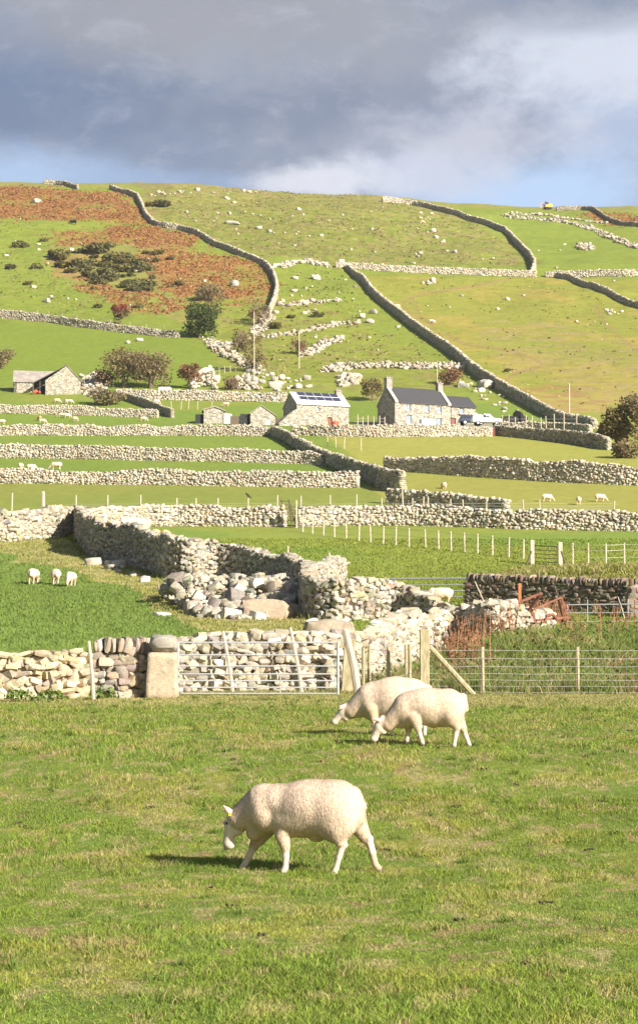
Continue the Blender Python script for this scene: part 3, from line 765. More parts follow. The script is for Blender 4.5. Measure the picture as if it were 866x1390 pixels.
# large boulders of the heap
def boulder_mesh(seed, n=7, rough=.10, rnd=.42, ch=8):
    v, f = _template(n, seed, rnd, .012, ch, .9)
    r = np.random.default_rng(seed)
    d = (fbm(v[:, 0] * 1.7 + seed, v[:, 1] * 1.7 + v[:, 2] * .9, seed, 3) - .5)[:, None]
    v = v * (1 + d * rough * 4)
    return v, f
def boulder(name, label, P, dims, rz, seed, col, hi=True, sink=.25, group=None, cat="boulder", rnd=.42, ch=8):
    v, f = boulder_mesh(seed, rnd=rnd, ch=ch)
    v = v * np.asarray(dims)
    o = obj(name, new_mesh(name, v, f, col=np.tile(np.array(col) * .85, (len(v), 1)), smooth=True, sharp=40), M['stone_near'] if hi else M['stone'])
    o.location = (P[0], P[1], P[2] + dims[2] * (1 - 2 * sink)); o.rotation_euler = (0, 0, rz)
    return tag(o, label, cat, group)
for (u, v, dx, dy, dz, rz, sd, c, lb) in [
    (362, 839, .98, .6, .46, -.15, 301, (.54, .42, .31), "broad brown boulder at the front of the stone pile"),
    (398, 836, .45, .4, .30, .2, 302, (.50, .40, .30), "smaller brown boulder touching the broad brown one"),
    (376, 818, .52, .45, .50, .6, 303, (.42, .41, .39), "upright grey boulder behind the broad brown boulder"),
    (335, 808, .62, .45, .42, 0, 304, (.43, .40, .36), "grey boulder on top of the stone pile"),
    (300, 815, .45, .4, .36, .8, 305, (.45, .38, .32), "dark edged boulder left in the stone pile"),
    (266, 832, .48, .4, .33, .3, 306, (.47, .38, .31), "brownish boulder at the left foot of the pile"),
    (425, 838, .42, .2, .24, .5, 307, (.55, .49, .4), "tilted flat stone leaning below the dark wall"),
    (446, 868, .85, .5, .42, .1, 308, (.42, .34, .26), "brown boulder half buried behind the right end of the gate"),
    (163, 722, 0, 0, 0, 0, 0, 0, None)]:
    if lb: boulder('boulder', lb, ground(u, v), (dx, dy, dz), rz, sd, c)
for (u, v, dx, dz, sd, lb) in [(220, 836, .35, .1, 310, "flat white stone lying alone in the straw grass"), (197, 790, .28, .22, 311, "pale stone just below the winding wall"),
                               (182, 716, 1.2, .5, 312, "flat pale outcrop at the foot of the long wall")]:
    boulder('boulder', lb, ground(u, v), (dx, dx * .7, dz), .3, sd, (.58, .54, .47))

# hillside boulders: one set of meshes, many copies
protos = []
for i in range(6):
    v, f = _template(3, 330 + i, .3, .05, 7, .95)
    protos.append(new_mesh('boulder', v, f, col=np.tile(PAL[i] * 1.12, (len(v), 1)), smooth=False))
    protos[-1].materials.append(M['stone'])
def strew(poly, n, smin, smax, label, group, seed):
    r = np.random.default_rng(seed); P = np.asarray(poly, float); lo, hi = P.min(0), P.max(0); k = 0
    while k < n:
        u, v = r.uniform(lo, hi)
        if not inpoly(np.array([u]), np.array([v]), P)[0]: continue
        g = ground(u, v); o = bpy.data.objects.new('boulder', protos[r.integers(0, 6)]); COL.objects.link(o)
        s = smin * (smax / smin) ** (r.uniform() ** 2.2)
        o.scale = (s * r.uniform(.8, 1.4), s * r.uniform(.7, 1.1), s * r.uniform(.5, .9)); o.rotation_euler = (r.uniform(-.2, .2), r.uniform(-.2, .2), r.uniform(0, 6.3))
        o.location = (g[0], g[1], g[2] + o.scale[2] * .45); tag(o, label, "boulder", group); k += 1
strew([(215, 268), (400, 262), (520, 280), (640, 310), (700, 350), (560, 362), (460, 360), (380, 345), (260, 300)], 58, .32, 1.0, "pale boulder strewn over the rough hilltop pasture", "boulders strewn over the hilltop pasture", 1)
strew([(385, 372), (460, 372), (530, 430), (560, 470), (440, 490), (380, 430)], 28, .32, 1.0, "pale rock lying on the green slope between the two hill walls", "rocks on the middle slope", 2)
strew([(0, 258), (100, 262), (200, 300), (200, 345), (330, 400), (120, 425), (0, 425)], 28, .25, .75, "pale boulder among the bracken and turf of the left slope", "boulders on the left slope", 3)
strew([(590, 500), (650, 520), (715, 556), (690, 564), (610, 520)], 30, .22, .8, "pale rock on the short slope behind the farmhouse", "rocks behind the farmhouse", 4)
strew([(350, 512), (380, 506), (420, 512), (424, 526), (380, 532), (352, 528)], 26, .35, 1.0, "large light stone strewn below the brown bush by the tall pole", "stones below the brown bush", 6)
strew([(205, 268), (260, 262), (330, 264), (368, 262), (366, 258), (260, 257), (206, 262)], 28, .25, .8, "pale stone spilled along the skyline left of the hooked wall", "stones on the skyline", 7)
strew([(815, 422), (830, 418), (850, 421), (846, 427), (822, 427)], 12, .3, .7, "white stone in the small spill near the narrow dark wall", "white stones near the narrow dark wall", 8)
strew([(565, 385), (572, 380), (590, 378), (589, 384), (575, 388)], 9, .4, .9, "stone in the low spill near the track of the upper field", "stones by the track", 9)
strew([(116, 760), (130, 762), (170, 770), (205, 782), (196, 790), (160, 776), (118, 768)], 18, .12, .36, "fallen stone in the grass at the foot of the winding wall", "stones fallen from the winding wall", 10)
strew([(415, 846), (470, 846), (560, 850), (560, 864), (470, 868), (440, 862)], 22, .10, .30, "loose stone between the dark curved wall and the gate wall", "loose stones in the gap between walls", 11)
strew([(735, 300), (860, 345), (866, 470), (760, 440), (560, 420), (640, 385)], 16, .25, .6, "small pale rock in the yellowing right hand hill field", "rocks in the right hill field", 5)
for (u, v, sx, sz, sd, lb) in [(50, 275, 1.7, .8, 320, "big pale boulder in the upper left bracken"), (318, 388, 1.7, .9, 321, "pale boulder in the lower bracken near the sinuous wall"),
                               (64, 410, 1.1, .55, 322, "white boulder above the left hill wall"), (316, 304, 2.4, .6, 323, "wide pale outcrop in the hilltop pasture"),
                               (429, 379, 1.6, .8, 324, "pale boulder right of the white tumbled stones"), (502, 438, 1.3, .6, 325, "boulder just left of the dark sweeping wall"),
                               (658, 526, 1.7, 1.0, 326, "large rounded rock behind the farmhouse extension"), (630, 526, 1.1, .7, 327, "grey rock left of the large rounded rock"),
                               (190, 463, .8, .45, 328, "small white stone in the lush field left of the dark tree"), (174, 466, .6, .4, 329, "white stone at the edge of the lush left field")]:
    boulder('boulder', lb, ground(u, v), (sx, sx * .7, sz), sd * .7, sd, (.50, .47, .41), hi=False)

# gatepost slab with a boulder on it
gp = ground(220, 948)
v, f = _template(8, 401, .07, .012, 2, .8)
v = v * np.array([.325, .2, .52]); v[:, 0] += v[:, 2] * .05 * np.sign(v[:, 0]) * -1
v += (fbm(v[:, 0] * 5, v[:, 2] * 3 + v[:, 1], 4, 3) - .5)[:, None] * .06 * np.sign(v)
o = obj('gatepost_stone', new_mesh('gatepost_stone', v, f, col=np.tile((.44, .36, .26), (len(v), 1)), smooth=True), M['stone_near'])
o.location = (gp[0], gp[1] + .2, gp[2] + .46); tag(o, "big upright tan stone slab serving as the gatepost", "gatepost")
boulder('boulder', "grey brown boulder lying on top of the gatepost slab", np.array([gp[0] + .02, gp[1] + .2, gp[2] + .93]), (.31, .25, .21), .1, 402, (.38, .35, .30), sink=.0, rnd=.75, ch=4)
bpy.context.view_layer.update()

# ------------------------------------------------------------------ retaining wall on the right
ret = []
for u in np.linspace(637, 858, 12):
    k = (u - 637) / (858 - 637)
    ret.append(((_pa[0] + (_pb[0] - _pa[0]) * k), (_pa[1] + (_pb[1] - _pa[1]) * k) - .35))
ret.append((ret[-1][0] + 8, ret[-1][1] - .3))
PAL_DARK = np.array([(.22, .17, .13), (.26, .21, .17), (.19, .15, .12), (.3, .25, .2), (.24, .17, .12)])
wall('retaining_wall', "dark earthy retaining wall with upright capstones below the grassy mound", ret, 1.10, .55, (.22, .10), pal=PAL_DARK * .95, hi=True, rough=.16, coping=(.13, .28), smooth=0, world=True, seed=31, ragged=.1, backface=False)
wall(N_, "short grey wall end at the right edge beside the retaining wall", [(856, 838), (880, 838), (940, 840)], 1.05, .5, (.32, .2), pal=PAL_DARK * 1.2, hi=True, seed=32)

# ------------------------------------------------------------------ gates
def field_gate(label, pl, pr, h, bars, rad=.024, group=None, braces=(), mat='galv', stile=.03):
    pl = np.asarray(pl, float); pr = np.asarray(pr, float)
    t = empty('field_gate', pl, label, "gate", group)
    d = pr - pl; L = np.linalg.norm(d[:2]); 
    P = lambda a, z: np.array([d[0] * a, d[1] * a, d[2] * a + z])
    m = MB(); m.tube([P(0, bars[0] - .02), P(0, h)], stile, 8); m.tube([P(1, bars[0] - .02), P(1, h)], stile, 8); m.build('frame', M[mat], t, smooth=False)
    for b in bars: MB().tube([P(0, b), P(1, b)], rad * (1.25 if b == bars[-1] else 1), 8).build('rail', M[mat], t)
    for a0, z0, a1, z1 in braces: MB().tube([P(a0, z0), P(a1, z1)], rad * .8, 6).build('brace', M[mat], t)
    return t
gl = ground(240, 946); gr = ground(459, 946); gr[2] = gl[2]
gl[1] += .35; gr[1] = gl[1]
gt = field_gate("seven bar galvanised field gate in the front wall", gl, gr, 1.18, [.07, .2, .345, .49, .66, .90, 1.17], .0165, braces=((.64, .07, .64, .49),))
hg = MB()
for z in (.1, .26, .42, .58): hg.tube([(0.0, -.03, z + .06), (.09, -.05, z - .02)], .012, 5)
hg.build('hinge', M['galv'], gt)
g1 = ground(526, 815); g2 = ground(634, 815); field_gate("silver barred gate glimpsed behind the dark curved wall", g1, (g2[0], g2[1], g2[2]), .95, [.15, .4, .65, .93], .03)
g1 = ground(722, 765); g2 = ground(759, 767)
tg = field_gate("dark small gate between stout posts in the far paddock fence", g1 + np.array([.12, 0, 0]), g2 + np.array([-.12, 0, 0]), 1.05, [.12, .34, .56, .78, 1.02], .022, mat='wood_dark')
g1 = ground(770, 856); g2 = ground(880, 858); g2[2] = g1[2]
hu = field_gate("white topped metal hurdle behind the tall weeds at right", g1, g2, 0.9, [.3, .6, .88], .02, mat='galv', braces=((.25, 0, .25, 1.05), (.75, 0, .75, 1.05)))

# ------------------------------------------------------------------ posts, stakes and fences
def stake(name, label, base, top, w, mat, cat="stake", group=None, parent=None, pointed=False):
    base = np.asarray(base, float); top = np.asarray(top, float)
    d = top - base
    m = MB(); 
    k = d / np.linalg.norm(d)
    m.tube([(0, 0, -.15 * k[2]), d * .4 + np.array([w * .12, 0, 0]), d * (.97 if not pointed else .93), d], [w * .55, w * .52, w * .46, w * (.34 if not pointed else .12)], 7)
    o = m.build(name, M[mat], parent, base if parent is None else base)
    if parent is None: tag(o, label, cat, group)
    return o
def at_px(u, v_top, d):  # point on pixel ray at depth d
    s, t = pix2st(u, v_top); return np.array([float(s) * d, d, float(t) * d])
def lean(label, u0, v0, u1, v1, w=.085, mat='wood', d=None, dd=0., cat="stake", group=None):
    b = ground(u0, v0) if d is None else on(float(pix2st(u0, v0)[0]) * d, d)
    tp = at_px(u1, v1, b[1] + dd)
    return stake('fence_stake', label, b, tp, w, mat, cat, group)
lean("leaning pale stake against the low tumbled wall at left", 128, 951, 121, 870, .075)
lean("left leaning stake propped against the wall behind the gate", 317, 941, 303, 857, .085, d=44.9, dd=.35)
lean("right leaning stake propped against the wall behind the gate", 411, 941, 394, 852, .085, d=44.9, dd=.35)
lean("short stake end poking up behind the gatepost boulder", 220, 946, 220, 862, .08, d=45.3)
lean("weathered grey post leaning hard beside the gate latch end", 487, 942, 468, 854, .17, d=44.6)
ws = [(170, 756, 168, 702), (236, 785, 237, 731), (262, 787, 262, 732), (267, 787, 266, 733), (295, 783, 295, 740), (343, 786, 343, 742), (391, 798, 391, 741), (448, 800, 447, 750), (460, 790, 457, 756), (492, 838, 492, 782), (523, 838, 523, 784)]
for i, (a, b, c, d_) in enumerate(ws):
    g = ground(a, b); lab = ["stake at the tall corner of the winding wall", "stake behind the rear of the winding wall's dark face", "left one of a close pair of stakes in the winding wall", "right one of a close pair of stakes in the winding wall",
        "stake right of the close pair on the winding wall", "thin stake above the middle of the stone pile", "taller thin stake above the right of the stone pile", "left stake at the lit end of the winding wall", "right stake at the lit end of the winding wall",
        "stubby stake on top of the dark curved wall", "stake beside the silver barred gate on the dark wall"][i]
    d0 = g[1] + .5; bse = on(float(pix2st(a, b)[0]) * d0, d0); stake('fence_stake', lab, bse, at_px(c, d_, d0), .085, 'wood', "stake")
for (a, b, c, d_, dep, lab) in [(528, 880, 518, 832, 52.5, "stake tilted left on the pale wall behind the stout post"), (536, 893, 524, 858, 51, "long stick slanting down the pale wall behind the fence"), (566, 874, 559, 826, 55.5, "stake tilted left above the stout post"),
        (591, 880, 590, 831, 57.5, "upright thin stake in the pale wall right of the stout post"), (624, 868, 620, 826, 60, "stake tilted left on the pale wall among red docks"), (681, 862, 680, 814, 64, "stake standing beside the rusty frame")]:
    bse = on(float(pix2st(a, b)[0]) * dep, dep); stake('fence_stake', lab, bse, at_px(c, d_, dep), .08, 'wood', "stake")
bse = on(float(pix2st(671, 842)[0]) * 70, 70); stake('fence_stake', "thin crooked stick leaning against the dark retaining wall", bse, at_px(644, 789, 72.5), .05, 'wood', "stick")
bse = on(float(pix2st(848, 842)[0]) * 74, 74); stake('fence_stake', "bare stick leaning on the right part of the retaining wall", bse, at_px(838, 810, 75), .04, 'wood', "stick")

def fence(label, posts, wires, pw=.09, mat='wood', netting=None, wr=.006, group=None, cat="fence", top_over=.06, name='wire_fence', skip_wire=()):
    """posts: list of (base xyz, height[, lean]) ; wires: heights"""
    b0 = np.asarray(posts[0][0], float)
    t = empty(name, b0, label, cat, group)
    tops = []
    for p in posts:
        b = np.asarray(p[0], float) - b0; hgt = p[1]; ln = p[2] if len(p) > 2 else 0
        m = MB(); m.tube([b + np.array([0, 0, -.15]), b + np.array([ln * .5, 0, hgt * .5]), b + np.array([ln, 0, hgt])], [pw * .55, pw * .52, pw * .48], 7)
        m.build('post', M[mat], t)
    m = MB()
    for i in range(len(posts) - 1):
        if i in skip_wire: continue
        A = np.asarray(posts[i][0]) - b0; B = np.asarray(posts[i + 1][0]) - b0
        for w in wires:
            mid = (A + B) / 2 + np.array([0, -pw * .6, w - .015])
            m.tube([A + np.array([0, -pw * .6, w]), mid, B + np.array([0, -pw * .6, w])], wr, 3, cap=False)
        if netting:
            L = np.linalg.norm(B - A); n = max(1, int(L / netting[0]))
            for k in range(n + 1):
                q_ = A + (B - A) * k / n + np.array([0, -pw * .6, 0]); m.tube([q_ + np.array([0, 0, netting[1]]), q_ + np.array([0, 0, netting[2]])], wr * .8, 3, cap=False)
    if m.v: m.build('wire', M['wire'], t)
    return t
# front right stock fence
d0 = 44.7
def fp(u, d): return on(float(pix2st(u, 900)[0]) * d, d)
pf = [(fp(576, d0), 1.03), (fp(654, d0), 1.05), (fp(783, d0), 1.06), (fp(905, d0), 1.05), (fp(1020, d0), 1.05)]
ft = fence("wire netting stock fence with round posts right of the stout corner post", pf, [.05, .18, .32, .46, .62, .80, .98], .10, 'wood_green', netting=(.15, .05, .80), wr=.0045)
st = MB(); b = fp(576, d0 - .18) ; stp = MB().box(-.105, .105, -.105, .105, -.3, 1.44)
sp_ = stp.build('corner_post', M['wood_green'], None, b, bevel=.012); tag(sp_, "stout square corner post topping the stock fence, moss stained", "post")
br = MB(); b2 = fp(643, d0 - .25); br.tube([(0, 0, .0), fp(584, d0 - .15) + np.array([0, 0, 1.06]) - b2], [.065, .06], 8)
tag(br.build('brace_post', M['wood_green'], None, b2 + np.array([0, 0, -.02])), "slanting round brace propping the stout corner post", "post brace")
pl_ = [(fp(493, 45.6), 1.0), (fp(501, 45.9), 1.0), (fp(527, 45.3), 1.02), (fp(551, 46.2), 1.05), (fp(556, 45.4), 1.08)]
fence("short run of greenish stakes and rails between gate and corner post", pl_, [.35, .65, .95], .085, 'wood_green', wr=.006)
slab = MB().box(-.13, .13, -.03, .03, -.2, 1.2); o = slab.build('gate_post', M['wood_green'], None, fp(471, 45.25), bevel=.01); o.rotation_euler = (0, .06, 0); tag(o, "flat plank post behind the leaning grey post", "post")

# paddock post and wire fence
us = [411, 424, 439, 454, 470, 487, 503, 520, 537, 555, 577, 595, 612, 630, 648, 668, 690, 710]
vb = np.interp(us, [411, 454, 520, 595, 648, 710], [722, 729, 739, 746, 751, 759])
ppx = [(ground(u, v), 1.15, RNG.uniform(-.04, .04)) for u, v in zip(us, vb)]
fence("long line of pale posts crossing the middle paddock to the small gate", ppx, [.3, .65, 1.05], .10, 'wood', wr=.008)
us = [777, 798, 822, 847, 880]; vb = [766, 767, 767, 766, 766]
fence("pale fence posts right of the small gate above the mound", [(ground(u, v), 1.2) for u, v in zip(us, vb)], [.4, .8, 1.1], .10, wr=.008)
for (a, b, h_, lab) in [(722, 766, 1.35, "left stout post of the small paddock gate"), (760, 768, 1.3, "right stout post of the small paddock gate")]:
    g = ground(a, b); o = MB().box(-.11, .11, -.11, .11, -.3, h_).build('gate_post', M['wood'], None, g, bevel=.015); tag(o, lab, "post")
for (a, b, c, e, lab) in [(714, 767, 721, 748, "brace propping the left post of the small gate"), (769, 771, 761, 748, "brace propping the right post of the small gate")]:
    g = ground(a, b); o = MB().tube([(0, 0, 0), at_px(c, e, g[1]) - g], .05, 6).build('brace_post', M['wood_dark'], None, g); tag(o, lab, "post brace")
# fence behind the long wall
us = [-30, 16, 104, 147, 191, 241, 267, 296, 337, 376]; tops = [669, 669, 672, 672, 672, 676, 676, 676, 675, 672]
pp = []
for u, tv in zip(us, tops):
    d = 142.5 if u > 100 else 131; s = float(pix2st(u, 700)[0]); b = on(s * d, d); pp.append((b, max(1.6, at_px(u, tv, d)[2] - b[2]), RNG.uniform(-.05, .05)))
fence("posts and netting standing behind the long wall left of the stile", pp, [1.3, 1.45, 1.6], .10, 'wood', wr=.008)
d = 131.2; b = on(float(pix2st(59, 700)[0]) * d, d); stake('strainer_post', "thick tall strainer post behind the thick left wall", b, at_px(59, 667, d), .26, 'wood', "post")
us = [408, 448, 484, 519, 548, 561, 574, 582, 612, 630, 659, 711, 733, 832]; tops = [673, 672, 671, 676, 665, 676, 674, 675, 677, 678, 675, 678, 678, 680]
pp = []
for u, tv in zip(us, tops):
    d = 144; s = float(pix2st(u, 700)[0]); b = on(s * d, d); pp.append((b, max(1.5, at_px(u, tv, d)[2] - b[2]), RNG.uniform(-.12, .12)))
fence("uneven posts and wires behind the long wall right of the stile", pp, [1.1, 1.3, 1.5], .10, 'wood', wr=.008)
# farm yard posts, hill stakes
pp = []
for u in (681, 690, 699, 713, 722, 734, 741, 752, 765, 782):
    d = 262; s = float(pix2st(u, 575)[0]); pp.append((on(s * d, d), RNG.uniform(1.9, 2.5), RNG.uniform(-.1, .1)))
fence("yard fence of thin posts above the shaded wall right of the pickup", pp, [1.2, 1.7], .13, 'wood', wr=.012)
pp = [(ground(u, 578.5) + np.array([0, 3, 0]), RNG.uniform(1.3, 1.9)) for u in (486, 493, 500, 508, 516, 523)]
fence("garden fence of pale posts between the solar barn and the farmhouse", [(on(p[0][0], p[0][1]), p[1]) for p in pp], [.6, 1.1], .14, 'wood', wr=.012)
pp = [(on(*(ground(u, v)[:2] + np.array([0, 1.2]))), 2.3) for u, v in ((50, 435), (66, 437), (84, 440), (104, 443), (126, 446), (150, 449), (176, 452), (198, 455), (222, 457))]
fence("row of thin stakes behind the wall above the lush left field", pp, [1.9], .12, 'wood', wr=.012)
pp = [(ground(u, v), 1.3, RNG.uniform(-.1, .1)) for u, v in ((290, 509), (298, 507), (305, 506), (313, 505), (320, 504), (328, 502))]
fence("little post fence between the thorn bush and the tall pole", pp, [.6, 1.1], .12, 'wood', wr=.012)
pp = [(ground(u, v), 1.5, RNG.uniform(-.1, .1)) for u, v in ((233, 556), (246, 556), (256, 555), (268, 556), (288, 556))]
fence("few thin posts in the grass left of the rubble hut", pp, [], .11, 'wood')
pp = [(ground(u, v), 1.4, RNG.uniform(-.1, .1)) for u, v in ((445, 607), (456, 608), (467, 609), (490, 611))]
fence("few thin posts in the paddock below the farmhouse wall", pp, [], .11, 'wood')
# poles
for (u, v, tv, w, lab) in [(345, 516, 423, .19, "tall pale pole rising from the brown bush"), (406, 500, 451, .19, "wooden pole standing on the green slope right of the bush"), (772, 575, 520, .22, "tall pale pole at the foot of the sweeping wall"), (593, 527, 490, .16, "thin pole rising behind the farmhouse roof")]:
    g = ground(u, v); stake('utility_pole', lab, g, at_px(u, tv, g[1]), w, 'wood', "pole")
g = ground(670, 592); o = MB().box(-.14, .14, -.14, .14, 0, 1.15).build('gate_post', M['door_red'], None, g); tag(o, "short reddish post closing the farmhouse wall", "post")

# ladder stile
g = ground(396, 716)
stl = empty('ladder_stile', g, "dark wooden ladder stile crossing the long wall", "stile")
for (x0, z0, x1, z1, y, nm) in ((-.55, 2.2, -.05, .55, 2.2, 0), (.10, 1.55, .30, .0, -.6, 0)):
    m = MB()
    for dx in (-.27, .27): m.beam((x0 + dx, y, z0), (x1 + dx, y, z1 - .1), .09, .1)
    m.build('stringer', M['wood_dark'], stl)
    m = MB(); n = 6
    for k in range(n):
        a = (k + .5) / n; m.beam((x0 + (x1 - x0) * a - .36, y - .03, z0 + (z1 - z0) * a), (x0 + (x1 - x0) * a + .36, y - .03, z0 + (z1 - z0) * a), .16, .05)
    m.build('step', M['wood_dark'], stl)
MB().beam((.36, -.7, -.1), (.36, -.7, 1.85), .1, .1).build('handrail_post', M['wood'], stl)

# rusty farm implement
d = 58.0
def ip(u, v, dd=0): return at_px(u, v, d + dd) - IMP
IMP = on(float(pix2st(720, 850)[0]) * d, d)
imp = empty('farm_implement', IMP, "rusty red angle iron frame of an old farm implement in the weeds", "farm implement")
m = MB()
for pa_, pb_, w in [((664, 858), (695, 821), .075), ((695, 821), (735, 805), .07)]: m.beam(ip(*pa_), ip(*pb_), w, w)
m.build('draw_bar', M['rust'], imp)
m = MB(); m.beam(ip(734, 806, .02), ip(716, 830, .6), .075, .07); m.beam(ip(716, 830, .6), ip(690, 852, .9), .07, .07); m.build('side_bar', M['rust'], imp)
m = MB(); m.beam(ip(720, 825, .62), ip(728, 848, .62), .06, .06); m.beam(ip(722, 828, .55), ip(761, 811, .9), .05, .05); m.build('cross_bar', M['rust'], imp)
m = MB(); m.beam(ip(761, 810, .9), ip(772, 842, .9), .06, .06); m.beam(ip(757, 812, 1.0), ip(764, 845, 1.0), .05, .05); m.build('upright', M['rust'], imp)
m = MB(); m.beam(ip(728, 842, .6), ip(770, 838, .9), .07, .07); m.beam(ip(690, 846, .95), ip(730, 846, .65), .06, .06)
m.tube([ip(738, 846, .6), ip(741, 836, .6), ip(750, 834, .7), ip(756, 842, .7)], .05, 6); m.build('axle', M['rust'], imp)
m = MB(); 
for k in range(6): m.tube([ip(676 + k * 7, 848 - k * .5, .4), ip(680 + k * 7, 860, .1)], .03, 5)
m.build('tine', M['rust'], imp)
g = on(float(pix2st(705, 826)[0]) * 71, 71); o = MB().beam((0, 0, -.1), at_px(705, 792, 71) - g, .1, .1).build('painted_post', M['rope_orange'], None, g); tag(o, "orange painted post standing against the dark retaining wall", "post")
#@@PART4
# ------------------------------------------------------------------ buildings
def wall_open(mb, x0, x1, z0, z1, y0, y1, ops):
    """wall slab with rectangular openings (ops: x0,x1,z0,z1)"""
    xs = sorted({x0, x1, *[o[0] for o in ops], *[o[1] for o in ops]}); zs = sorted({z0, z1, *[o[2] for o in ops], *[o[3] for o in ops]})
    for i in range(len(xs) - 1):
        for j in range(len(zs) - 1):
            cx = (xs[i] + xs[i + 1]) / 2; cz = (zs[j] + zs[j + 1]) / 2
            if any(o[0] < cx < o[1] and o[2] < cz < o[3] for o in ops): continue
            mb.box(xs[i], xs[i + 1], y0, y1, zs[j], zs[j + 1])

def gable_shell(mb, L, W, He, Hr, th=.5, ops=(), base=-3.0, x0=0):
    """front wall at y=0, back at y=W, gables at x=x0 and x0+L"""
    wall_open(mb, x0, x0 + L, base, He, 0, th, list(ops))
    mb.box(x0, x0 + L, W - th, W, base, He)
    for xa in (x0, x0 + L - th):
        v = [(xa, th, base), (xa, W - th, base), (xa, W - th, He), (xa, W / 2, Hr - .12), (xa, th, He)]
        v2 = [(xa + th, y, z) for _, y, z in v]
        mb.add(v + v2, [(0, 1, 2, 3, 4), (9, 8, 7, 6, 5)] + [(i, (i + 1) % 5, 5 + (i + 1) % 5, 5 + i) for i in range(5)])

def roof_slab(mb, xa, xb, W, He, Hr, ov=.2, th=.14, sides=('f', 'b')):
    sl = (Hr - He) / (W / 2)
    for s in sides:
        if s == 'f': y0, z0, y1, z1 = -ov, He - ov * sl, W / 2, Hr
        else: y0, z0, y1, z1 = W + ov, He - ov * sl, W / 2, Hr
        v = [(xa, y0, z0), (xb, y0, z0), (xb, y1, z1), (xa, y1, z1)]
        mb.add(v + [(x, y, z + th) for x, y, z in v], [(0, 1, 2, 3), (7, 6, 5, 4), (0, 4, 5, 1), (1, 5, 6, 2), (2, 6, 7, 3), (3, 7, 4, 0)])

def coping(mb, x, w, W, He, Hr, ov=.25):
    sl = (Hr - He) / (W / 2)
    for y0, y1 in ((-ov, W / 2), (W + ov, W / 2)):
        z0 = He - ov * sl; z1 = Hr
        v = [(x, y0, z0 + .02), (x + w, y0, z0 + .02), (x + w, y1, z1 + .02), (x, y1, z1 + .02)]
        mb.add(v + [(a, b, c + .3) for a, b, c in v], [(0, 1, 2, 3), (7, 6, 5, 4), (0, 4, 5, 1), (1, 5, 6, 2), (2, 6, 7, 3), (3, 7, 4, 0)])

def window(parent, x0, x1, z0, z1, y=.16, mat='frame_blue'):
    m = MB(); f = .09
    m.box(x0, x0 + f, y, y + .08, z0, z1); m.box(x1 - f, x1, y, y + .08, z0, z1); m.box(x0 + f, x1 - f, y, y + .08, z0, z0 + f); m.box(x0 + f, x1 - f, y, y + .08, z1 - f, z1)
    m.box((x0 + x1) / 2 - .035, (x0 + x1) / 2 + .035, y, y + .08, z0 + f, z1 - f)
    w = m.build('window', M[mat], parent)
    MB().box(x0 + .05, x1 - .05, y + .085, y + .105, z0 + .05, z1 - .05).build('pane', M['pane'], w)
    MB().box(x0 - .1, x1 + .1, -.09, .15, z0 - .14, z0 - .002).build('sill', M['slate_old'], w)
    return w

def chimney(parent, x, y, w, d, z0, z1, name='chimney'):
    m = MB(); m.box(x - w / 2, x + w / 2, y - d / 2, y + d / 2, z0, z1 - .22); m.box(x - w / 2 - .08, x + w / 2 + .08, y - d / 2 - .08, y + d / 2 + .08, z1 - .22, z1 - .06)
    m.tube([(x - .2, y, z1 - .1), (x - .2, y, z1 + .28)], [.14, .11], 8); m.tube([(x + .2, y, z1 - .1), (x + .2, y, z1 + .28)], [.14, .11], 8)
    return m.build(name, M['slate_old'], parent)

# farmhouse
G = ground(536, 577.6); YAW = R(24)
hs = empty('farmhouse', (G[0], G[1], G[2] - .15), "two storey stone farmhouse with dark slate roof, two chimneys and lower right extension", "house", rz=YAW)
L1, W1, He, Hr = 9.6, 6.2, 3.9, 6.5
ups = [(1.9, 2.75, 2.55, 3.6), (5.2, 5.95, 2.55, 3.6), (7.25, 8.1, 2.5, 3.55)]; lows = [(2.0, 2.9, .55, 1.9), (7.2, 8.1, .4, 1.75), (5.0, 5.8, .5, 1.7)]
m = MB(); gable_shell(m, L1, W1, He, Hr, ops=ups + lows); m.build('wall', M['masonry'], hs)
rf = MB(); roof_slab(rf, .45, L1 - .45, W1, He, Hr); rf = rf.build('roof', M['slate'], hs)
c = MB(); coping(c, -.06, .5, W1, He, Hr); c.build('coping', M['concrete'], rf); c = MB(); coping(c, L1 - .44, .5, W1, He, Hr); c.build('coping', M['concrete'], rf)
chimney(rf, .35, W1 / 2, .95, 1.0, Hr - .6, Hr + 1.55); chimney(rf, L1 - .3, W1 / 2, .85, .9, Hr - .6, Hr + 1.25)
for o_ in ups: window(hs, *o_)
for o_ in lows[:2]: window(hs, *o_)
dr = MB().box(5.0, 5.8, .15, .22, .5, 1.7).build('door', M['white'], hs)
# extension
e0 = L1 + .01; L2, W2, He2, Hr2 = 4.6, 5.2, 3.75, 5.6
m = MB(); eo = [(e0 + 1.75, e0 + 2.6, 2.6, 3.5), (e0 + 1.75, e0 + 2.7, .75, 1.8), (e0 + .35, e0 + 1.1, .0, 1.9)]
wall_open(m, e0, e0 + L2, -3, He2, .25, .7, eo); m.box(e0, e0 + L2, .2 + W2 - .5, .2 + W2, -3, He2)
v = [(e0 + L2 - .5, .7, -3), (e0 + L2 - .5, W2 - .3, -3), (e0 + L2 - .5, W2 - .3, He2), (e0 + L2 - .5, .2 + W2 / 2, Hr2 - .1), (e0 + L2 - .5, .7, He2)]
m.add(v + [(x + .5, y, z) for x, y, z in v], [(0, 1, 2, 3, 4), (9, 8, 7, 6, 5)] + [(i, (i + 1) % 5, 5 + (i + 1) % 5, 5 + i) for i in range(5)])
m.prism([(e0 + L2 + .01, -3), (e0 + L2 + 2.3, -3), (e0 + L2 + 2.3, 1.5), (e0 + L2 + .01, 3.3)], .6, 3.0)
m.build('extension_wall', M['masonry'], hs)
r2 = MB()
